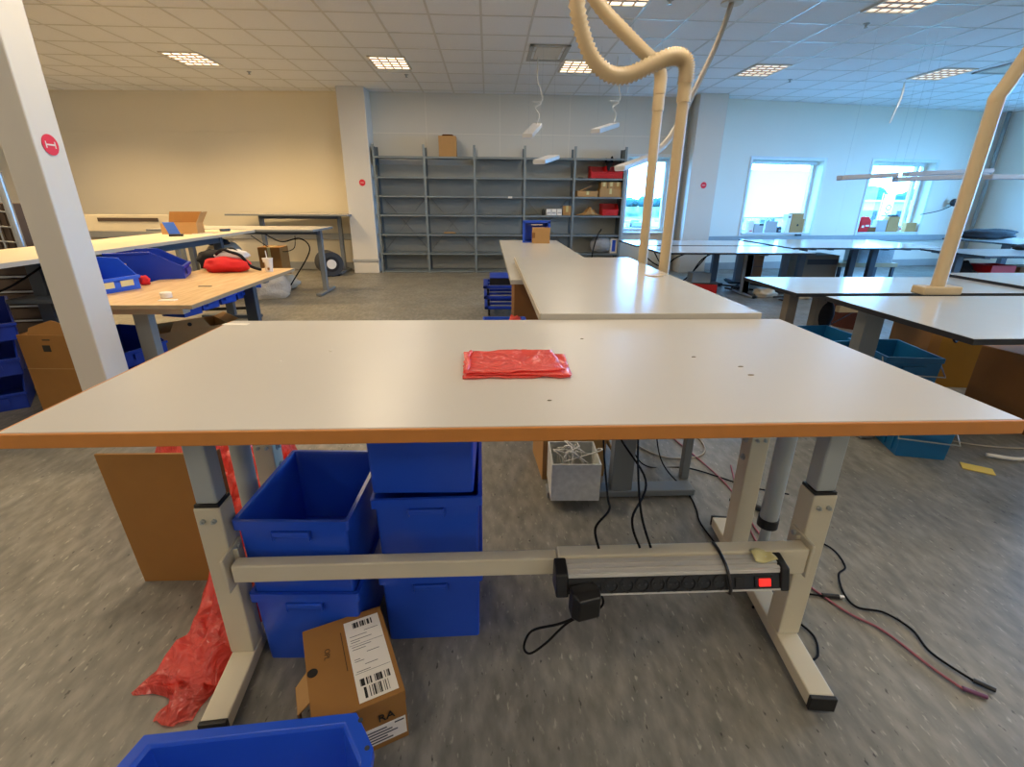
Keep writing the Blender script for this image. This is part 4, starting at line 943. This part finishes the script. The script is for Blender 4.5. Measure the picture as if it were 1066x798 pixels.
# fan heater / reel under the raised desk
hr = thing('fan_heater', 'dark cylindrical heater with white front under raised desk', 'heater', (-2.62, 8.28, .2), R(28))
MB().cyl((0, -.2, 0), (0, .2, 0), .19, seg=32).build('drum', M['dark'], hr, smooth=True)
MB().cyl((0, -.205, 0), (0, -.2, 0), .12, seg=28).build('front_disc', M['black'], hr); MB().cyl((0, -.212, 0), (0, -.205, 0), .075, seg=24).build('hub', M['white'], hr)
B(-.12, .12, -.15, .15, -.2, -.17).build('base', M['black'], hr)
# bags and cartons under the grey desk
o = lump(None, 'plastic_sack', M['bag'], (-2.95, 6.35, .14), .42, .26, .19, 3, .3); tag(o, 'clear plastic sack with blue print on floor by grey desk', 'bag')
o2 = B(-.08, .08, -.004, .004, -.03, .03).build('bag_print', M['blue'], o); o2.location = (-2.85, 6.075, .2)
tag(lump(None, 'rubbish_bag', M['pvcbag'], (-3.55, 6.9, .3), .28, .28, .36, 6, .15), 'tall pale rubbish bag standing under the grey desk', 'bag')
tag(lump(None, 'shoe_bag', M['cloth'], (-3.45, 6.6, .66), .13, .1, .05, 9, .2), 'dark cloth heap on top of pale rubbish bag', 'cloth')
carton('brown carton standing under the grey desk by wall', -3.05, 7.25, 0, .3, .3, .55, 'card')
tag(lump(None, 'crumpled_paper', M['pvcbag'], (-2.85, 6.95, .1), .2, .16, .1, 12, .3), 'crumpled pale paper heap behind clear sack', 'paper')
tag(B(-.25, .25, -.012, .012, 0, .03).build('metal_bar', M['black'], loc=(-2.95, 5.6, 0), rz=R(10)), 'black bar lying on floor behind the workbench', 'bar')
tag(B(-.2, .2, -.012, .012, 0, .03).build('metal_bar', M['black'], loc=(-3.3, 6.1, 0), rz=R(30)), 'shorter black bar on floor near the rubbish bag', 'bar')

# ------------------------------------------------------------------ right side tables
def lift_desk(label, x, y, z, L, W, legs, m='legd', mt='topg', foot=.6, cw=.09, ly=0):
    t = thing('desk', label, 'desk', (x, y, 0))
    B(-L/2, L/2, -W/2, W/2, z-.022, z).build('desktop', M[mt], t, bev=.0015)
    k = MB(); k.box(-L/2-.004, L/2+.004, -W/2-.004, -W/2, z-.024, z-.001); k.box(-L/2-.004, -L/2, -W/2, W/2, z-.024, z-.001); k.build('edge_band', M['blk'], t)
    for lx in legs: t_leg(t, lx, ly, 0, z-.03, M[m], foot, .07, 'y', .075, cw)
    B(legs[0], legs[-1], -.025, .025, z-.075, z-.03).build('frame_beam', M[m], t)
    for lx in legs: B(lx-.03, lx+.03, -W*.42, W*.42, z-.045, z-.0225).build('cross_rail', M[m], t)
    return t
lift_desk('nearest right desk with black edge and grey column leg', 2.78, 2.12, .72, 1.9, .86, (-.75, .75), 'legg', cw=.1, foot=.4, ly=.33)
k = lift_desk('second right desk behind the first, brown trestle legs', 2.86, 3.43, .64, 1.7, .70, (-.66, -.44, .65), 'legb', cw=.07)
B(-.5, .6, -.30, -.26, .50, .54).build('drawer_rail', M['pvc'], k)
lift_desk('right desk beside the brown-legged one, cut by photo edge', 4.6, 3.52, .66, 1.75, .74, (-.6, .6), 'legd')
lift_desk('white far table with red box beneath it', 3.1, 6.5, .6, 1.95, .92, (.38, .38+.001), 'cond', 'topg')
lift_desk('white far table along the first window, behind another', 3.05, 7.47, .605, 1.95, .9, (.42, .8), 'legd', 'topg')
lift_desk('long far table below the blind window', 5.28, 7.4, .61, 2.3, 1.5, (-.75, -.5, .3, .62), 'legd', 'topg')
lift_desk('far right table with black bags near corner', 6.85, 6.02, .62, 2.1, .9, (-.93, .75), 'legd', 'topg')
lift_desk('farthest right table close to the right wall', 8.55, 7.45, .64, 1.7, 1.55, (-.5, .5), 'legd', 'topg')
# third suction pipe stands on the nearest right desk
p3 = thing('suction_pipe', 'cream suction pipe standing on the right desk boundary', 'pipe', (2.5, 2.61, .72))
B(-.11, .11, -.045, .045, 0.002, .045).build('base_plate', M['pvc'], p3, bev=.006)
MB().tube([(0, 0, .03), (0, 0, .96)], .034, seg=20, sub=1).build('pipe', M['pvc'], p3, smooth=True)
MB().tube([(0, 0, .94), (.0, 0, .965), (.03, 0, 1.02), (.10, 0, 1.18), (.20, 0, 1.4), (.34, .0, 1.72), (.46, 0, 2.0), (.5, 0, CH-.72)], .034, seg=18, sub=10, rib=.01).build('hose', M['pvc'], p3, smooth='all')
# crates and boxes under the right desks
def crate(label, x, y, z, rz=0, w=.3, d=.4, h=.2, group='teal blue crates under the right desk'):
    t = thing('plastic_crate', label, 'crate', (x, y, z), rz, group)
    def rg(s, zz): a, b = w/2-s, d/2-s; return [(-a, -b, zz), (a, -b, zz), (a, b, zz), (-a, b, zz)]
    MB().loft([rg(.012, 0), rg(.006, h-.03), rg(0, h-.028), rg(0, h), rg(.012, h), rg(.018, .008)]).build('crate_body', M['teal'], t, bev=.002)
    k = MB()
    for i in range(5): k.box(-w/2+.003, -w/2+.009, -d/2+.05+.07*i, -d/2+.065+.07*i, .02, h-.035)
    k.box(-.06, .06, -d/2-.008, -d/2+.01, h-.075, h-.05); k.build('rib', M['teal'], t)
    MB().tube([(-w/2, -d/2+.04, h-.01), (-w/2-.015, -d/2-.02, h*.55), (w/2+.012, -d/2-.02, h*.5), (w/2, -d/2+.06, h-.01)], .004, seg=6, sub=1).build('wire_handle', M['wire'], t)
    return t
crate('teal blue crate on floor right of the foreground table', 2.2, 2.23, 0, R(-15), w=.24)
crate('teal blue crate at floor behind the front one', 2.36, 2.62, .0, R(-8))
crate('teal blue crate on top beside the grey column leg', 2.36, 2.62, .205, R(-8))
crate('teal blue crate left of grey column leg under desk', 2.2, 2.98, .2, R(3)); crate('lower teal blue crate behind, under the right desk', 2.2, 2.98, 0, R(3))
t = thing('cardboard_box', 'ochre yellow cardboard box under the right desk', 'box', (3.2, 3.2, 0), R(-8)); B(-.2, .2, -.2, .2, 0, .4).build('box_body', M['yelbox'], t, bev=.003); B(-.202, -.13, -.202, .202, .0, .4).build('end_flap', M['card'], t, bev=.002)
t = thing('cardboard_box', 'dark brown cardboard box at right photo edge', 'box', (3.16, 2.46, 0), R(14)); B(-.25, .25, -.2, .2, 0, .42).build('box_body', M['cardd'], t, bev=.003); B(-.25, .25, -.2, .2, .421, .426).build('lid', M['card'], t)
t = thing('waste_basket', 'round red-brown basket on floor under the second right desk', 'basket', (3.75, 4.75, 0)); MB().lathe([(.2, 0), (.27, .3), (.28, .3), (.28, .32), (.26, .32), (.19, .01)], seg=32).build('basket_body', M['basket'], t, smooth=True)
tag(MB().ball((2.47, 3.42, .42), .07, 1, .8, 1.6).build('cable_pouch', M['cloth'], smooth='all'), 'black pouch hanging under the second right desk', 'pouch')
tag(B(-.06, .06, -.05, .05, 0, .07).build('yellow_box', M['ylabel'], loc=(3.15, 4.2, .0), rz=R(10), bev=.003), 'small yellow box on floor behind brown legs', 'box')
tag(B(-.14, .14, -.02, .02, 0, .05).build('floor_adapter', M['black'], loc=(2.7, 2.7, .0), rz=R(-30), bev=.006), 'black power strip on floor under the right desk', 'power strip')
for i, pts in enumerate(([(2.6, 2.75, .01), (2.75, 2.6, .01), (2.95, 2.75, .01), (3.3, 2.7, .01)], [(2.5, 2.55, .01), (2.7, 2.5, .01), (2.9, 2.6, .01), (3.2, 2.85, .01)], [(2.55, 2.45, .01), (2.75, 2.42, .01), (2.85, 2.7, .01), (3.1, 3.0, .01)])):
    add_cable(('black cable tangle on floor beside dark adapter', 'black cable crossing the floor tangle under right desk', 'black cable nearest the viewer under right desk')[i], pts, .007)
add_cable('black cable hanging in arc below nearest right desk', [(2.3, 2.3, .68), (2.5, 2.4, .5), (2.62, 2.5, .64), (2.75, 2.5, .69)], .005)
add_cable('thin dark cable stretched under the second right desk', [(2.3, 3.2, .35), (2.8, 4.0, .1), (3.6, 4.4, .3), (4.2, 4.6, .5)], .005)
tag(B(-.06, .06, -.035, .035, 0, .0025).build('sticky_note', M['yellow'], loc=(2.345, 1.935, .001), rz=R(-35)), 'yellow paper note lying on floor at right', 'paper')
tag(MB().tube([(2.5, 2.05, .012), (2.62, 2.0, .012), (2.75, 2.02, .012), (3.0, 1.98, .012)], .01, seg=8).build('white_plug_cable', M['cabw'], smooth='all'), 'short white cable on floor near the yellow note', 'cable')
add_cable('thin pale cable curving on floor beyond yellow note', [(2.5, 2.4, .006), (2.45, 2.25, .006), (2.6, 2.15, .006), (2.85, 2.12, .006), (3.1, 2.2, .006)], .004, 'pvcd')
# under the far tables
t = thing('red_case', 'red flat box on floor under the far white table', 'box', (3.0, 6.75, 0), R(-25)); B(-.25, .2, -.12, .12, 0, .12).build('case_body', M['red'], t, bev=.004); B(-.25, .2, -.12, .12, .121, .128).build('lid', M['brown'], t)
t = thing('wire_basket', 'small blue wire basket on top of the red box', 'basket', (2.95, 6.78, .13)); open_box(t, .26, .18, .13, M['cond'], None, .004)
for i in range(9):
    a = random.uniform(3.5, 4.3); b = random.uniform(5.9, 7.0)
    k = [(a, b, .015)]
    for j in range(4): a += random.uniform(-.25, .3); b += random.uniform(-.2, .2); k.append((a, b, random.uniform(.015, .06)))
    add_cable('tangled dark cable on floor beneath the far tables', k, .012, 'cable' if i % 2 else 'dark')['group'] = 'cable tangle on the floor'
for i, (a, b, s) in enumerate(((3.7, 6.35, .14), (4.0, 6.6, .12), (4.15, 6.2, .1))):
    o = lump(None, 'cable_heap', M['pvcbag' if i != 1 else 'dark'], (a, b, .05), s, s*.8, .06, 20+i, .4); tag(o, ('pale crumpled wrapping on floor among dark cables', 'dark cable heap in the middle of floor tangle', 'small pale wrapping nearest the second right desk')[i], 'rubbish')
for i, pts in enumerate(([(2.2, 7.2, .5), (2.5, 7.1, .3), (2.7, 7.0, .45), (3.0, 7.1, .52)], [(2.4, 7.2, .52), (2.6, 7.1, .2), (2.8, 7.0, .1), (3.1, 6.9, .5)], [(2.9, 7.0, .14), (3.1, 7.1, .4), (3.4, 7.2, .52)])):
    add_cable(('black cables drooping under the far white table, first loop', 'black cable hanging lowest under the far white table', 'black cable rising from wire basket to table underside')[i], pts, .009)
t = thing('side_panel', 'tall brown board standing under far table near first window column', 'board', (4.04, 7.5, 0)); B(-.2, .2, -.02, .02, 0, .55).build('board', M['boardm'], t, bev=.003); B(-.2, .2, -.024, -.02, .25, .26).build('seam', M['dark'], t)
t = thing('plastic_box', 'clear plastic box full of parts on small cart', 'box', (6.1, 7.75, .3)); open_box(t, .55, .35, .2, M['bagw'], None, .006); lump(t, 'contents', M['pvcbag'], (0, 0, .12), .22, .14, .08, 31, .4)
t = thing('tool_cart', 'low pale cart under the long far table', 'cart', (6.0, 7.75, 0)); B(-.5, .45, -.22, .22, .24, .3).build('cart_top', M['pvc'], t, bev=.003); k = MB()
for a in (-.46, .41):
    for b in (-.18, .18): k.box(a-.02, a+.02, b-.02, b+.02, 0, .24)
k.build('cart_leg', M['legd'], t)
t = thing('equipment_box', 'brown machine casing under long far table', 'machine', (5.15, 7.75, 0)); B(-.3, .3, -.25, .25, 0, .42).build('casing', M['casing'], t, bev=.004); B(-.2, .28, -.255, -.25, .28, .36).build('front_panel', M['dark'], t)
t = thing('red_crate', 'red box under the far right table', 'crate', (6.5, 6.1, 0)); open_box(t, .32, .3, .46, M['red'], None, .01)
carton('brown carton beside the red box under far right table', 6.92, 6.1, 0, .4, .3, .44, 'cardd')
tag(lump(None, 'black_sack', M['cloth'], (6.16, 6.2, .25), .15, .2, .26, 41, .3), 'black sack left of red box under far right table', 'bag')
tag(lump(None, 'jacket_heap', M['brown'], (7.32, 6.15, .25), .19, .2, .25, 44, .3), 'dark brown heap right of carton under far right table', 'cloth')
tag(lump(None, 'black_bag', M['cloth'], (8.15, 7.9, .72), .45, .2, .09, 51, .25), 'black bag lying on the farthest right table', 'bag')
tag(lump(None, 'black_cloth', M['cloth'], (7.15, 6.3, .66), .25, .1, .045, 53, .3), 'small black cloth on far right table edge', 'cloth')
# wall camera
t = thing('wall_camera', 'small dark camera on bracket near the right corner', 'camera', (9.0, 9.7, 1.2)); MB().ball((0, -.1, 0), .07).build('dome', M['dark'], t, smooth=True); MB().tube([(0, -.05, -.02), (0, .03, -.02)], .03, sub=1).build('bracket', M['white'], t)
tag(MB().tube([(8.98, 9.6, 1.15), (8.7, 9.55, 1.05), (8.3, 9.5, .98)], .008, seg=6).build('camera_cable', M['cable'], smooth='all'), 'thin cable sloping down from the wall camera', 'cable')

# blind and things on the window sills (wall-local frame)
Wm = Matrix.Translation(wwp) @ Matrix.Rotation(wwa, 4, 'Z')
def wl(s, d, z): return (Wm @ Vector((s, d, z)))
bl = thing('roller_blind', 'white roller blind drawn down in the middle window', 'blind', wl(H2[0], 0, 0), wwa)
B(.05, H2[1]-H2[0]-.16, .12, .123, .92, 1.72).build('blind_fabric', M['blind'], bl)
MB().cyl((.04, .125, 1.845), (H2[1]-H2[0]-.04, .125, 1.845), .03, seg=20).build('roller', M['frame'], bl, smooth=True)
B(.05, H2[1]-H2[0]-.16, .112, .13, .9, .925).build('bottom_rail', M['frame'], bl, bev=.004)
k = MB(); k.box(.05, .054, .12, .123, 1.72, 1.84); k.box(H2[1]-H2[0]-.164, H2[1]-H2[0]-.16, .12, .123, 1.72, 1.84); k.build('side_cord', M['frame'], bl)
def sill(label, s, z, w, d, h, m, name='cardboard_box', cat='box', rz=0, extra=None, dd=.06):
    t = thing(name, label, cat, wl(s, dd, z), wwa + rz)
    B(-w/2, w/2, -d/2, d/2, 0, h).build('box_body' if cat == 'box' else 'casing', M[m], t, bev=.003)
    if extra: B(-w/2+extra[0]*w, -w/2+extra[1]*w, -d/2-.002, -d/2, extra[2]*h, extra[3]*h).build('front_mark', M[extra[4]], t)
    return t
zs = .655
sill('white sheet of papers standing in window below blind', 1.03, zs, .12, .06, .2, 'white', 'paper_stack', 'paper', .1, (.3, .8, .1, .2, 'red'))
sill('grey laptop-like case in the blind window', 1.2, zs, .2, .06, .16, 'trim', 'grey_case', 'case', .05, (.5, .95, .75, 1.0, 'dark'))
sill('grey flat board propped in the blind window', 1.46, zs, .24, .05, .2, 'trim', 'grey_board', 'board', -.05, (.1, .9, .1, .14, 'cond'))
sill('dark gadget between grey board and brown box in window', 1.64, zs, .08, .06, .1, 'dark', 'gadget', 'gadget', .2, (.2, .8, .2, .5, 'cond'))
sill('white box side on right of the blind window', 1.78, zs, .1, .1, .32, 'white', 'white_box', 'box', .1, (.3, .8, .8, .9, 'dark'))
t = sill('brown box with round hole in the blind window', 1.96, zs, .24, .1, .34, 'card2'); MB().cyl((.03, -.052, .13), (.03, -.05, .13), .02, seg=14).build('hand_hole', M['ink'], t); B(.1, .16, -.05, .04, 0, .24).build('side_flap', M['card2'], t)
tag(B(-.06, .06, -.02, .02, 0, .035).build('hand_scanner', M['dark'], loc=wl(1.95, -.1, .60), rz=wwa, bev=.008), 'small dark device on grey trunking below blind window', 'device')
t = thing('red_bag', 'red patterned bag at left side of far window sill', 'bag', wl(3.49, .07, zs), wwa); MB().loft([[(-.13, -.06, 0), (.13, -.06, 0), (.13, .06, 0), (-.13, .06, 0)], [(-.12, -.06, .2), (.12, -.06, .2), (.12, .06, .2), (-.12, .06, .2)], [(-.07, -.03, .28), (.09, -.03, .28), (.09, .03, .28), (-.07, .03, .28)]]).build('bag_body', M['redcl'], t, bev=.02)
k = MB(); k.box(-.08, -.03, -.064, -.06, .08, .12); k.box(.0, .08, -.064, -.06, .1, .13); k.build('bag_print', M['white'], t)
sill('small brown tray beside the red bag on sill', 3.66, zs, .2, .1, .09, 'cardd'); sill('grey box in middle of the far window sill', 3.86, zs, .24, .1, .22, 'trim', 'grey_box', 'box', .05, (.1, .9, .1, .15, 'cond'))
t = sill('tall brown box on the far window sill', 4.12, zs, .26, .1, .28, 'card2'); B(-.08, .08, -.05, .05, .281, .32).build('dark_top', M['dark'], t, bev=.01)
t = thing('white_mug', 'white mug with red mark on far window sill', 'mug', wl(4.32, .05, zs)); MB().lathe([(.04, 0), (.045, .1), (.045, .11), (.04, .11), (.036, .01)]).build('mug_body', M['white'], t, smooth=True); B(-.015, .015, -.047, -.043, .04, .07).build('mark', M['red'], t)
sill('low brown box at right end of far window sill', 4.56, zs, .24, .1, .17, 'card2')

# ------------------------------------------------------------------ outside
gd = B(-80, 200, 11, 420, -4.1, -4).build('outdoor_ground', M['ground']); struct(gd)
gd2 = B(10.5, 120, -60, 11, -4.1, -4).build('outdoor_ground', M['ground']); struct(gd2)
def treeline(label, pts, h, seed, zb=-4):
    t = MB()
    for i in range(len(pts)):
        x, y = pts[i]
        hh = h*(.8+.35*random.random())
        r = bmesh.ops.create_icosphere(t.bm, subdivisions=3, radius=1, matrix=Matrix.Identity(4))
        for v in r['verts']:
            nn = 1 + .35*mnoise.noise(v.co*2.2+Vector((i*3.1, seed, 0))) + .2*mnoise.noise(v.co*6+Vector((0, i, seed)))
            v.co = Vector((x+v.co.x*h*.55*nn, y+v.co.y*h*.4*nn, zb+hh*.5+v.co.z*hh*.5*nn))
    o = t.build('tree_line', M['tree'], smooth='all'); o['kind'] = 'stuff'; tag(o, label, 'trees'); return o
treeline('dark tree line seen through the far right window', [(44+1.7*i, 74+random.uniform(-1.5, 1.5)) for i in range(26)], 6.0, 1)
treeline('dark tree line seen through the window beside the rack', [(30+1.5*i, 172+random.uniform(-3, 3)) for i in range(40)], 2.9, 2, -1.0)
struct(B(-20, 120, 168, 400, -4, -.9).build('outdoor_ground', M['ground']))
bd = thing('outdoor_building', 'long pale building outside the far right window', 'building', (42, 48, -4), R(-25))
B(-22, 22, 0, 8, 0, 5.2).build('facade', M['build'], bd); B(-22.2, 22.2, -.2, 8.2, 5.2, 5.4).build('roof_edge', M['trim'], bd)
for i in range(14): B(-20+3*i, -18.6+3*i, -.06, 0, 3.0, 4.4).build('facade_window', M['pane'], bd)
bs = thing('banner_flag', 'white banner sign with vertical word outside far right window', 'banner', (28.0, 35, -4)); B(-.36, .36, -.05, .05, 3.2, 5.7).build('banner', M['white'], bs, bev=.02); MB().tube([(-.5, 0, 0), (-.5, 0, 5.8)], .04, sub=1).build('pole', M['wire'], bs)
text('oko', .85, 'banner_word', M['dark'], bs, Matrix.Translation((0, -.06, 4.4)) @ Matrix.Rotation(R(90), 4, 'X') @ Matrix.Rotation(R(90), 4, 'Z'), .005)
for i in range(10):
    t = thing('parked_car', 'row of parked cars below the window beside the rack', 'car', (24+3.2*(i % 5)+3*(i//5), 92+12*(i//5), -4), R(70), 'parked cars')
    m = M[('white', 'dark', 'cond', 'teal', 'white')[i % 5]]
    MB().loft([[(-2, -.85, .3), (2, -.85, .3), (2, .85, .3), (-2, .85, .3)], [(-2, -.85, .85), (2, -.85, .8), (2, .85, .8), (-2, .85, .85)], [(-1.3, -.7, 1.4), (.7, -.7, 1.4), (.7, .7, 1.4), (-1.3, .7, 1.4)]]).build('car_body', m, t, bev=.08)
    for a in (-1.2, 1.2):
        for b in (-.8, .8): MB().cyl((a, b-.1, .32), (a, b+.1, .32), .32, seg=16).build('wheel', M['black'], t)

# ------------------------------------------------------------------ sky and render look
w = bpy.data.worlds.new('sky'); SC.world = w; w.use_nodes = True
bg = w.node_tree.nodes['Background']; bg.inputs['Color'].default_value = (.16, .49, 1.0, 1); bg.inputs['Strength'].default_value = 24
SC.view_settings.view_transform = 'Standard'; SC.view_settings.look = 'None'; SC.view_settings.gamma = 1; SC.view_settings.use_curve_mapping = False
SC.view_settings.exposure = .42
SC.cycles.use_denoising = True
SC.cycles.max_bounces = 8; SC.cycles.diffuse_bounces = 5; SC.cycles.transparent_max_bounces = 16
SC.cycles.caustics_reflective = False; SC.cycles.caustics_refractive = False; SC.cycles.sample_clamp_indirect = 6
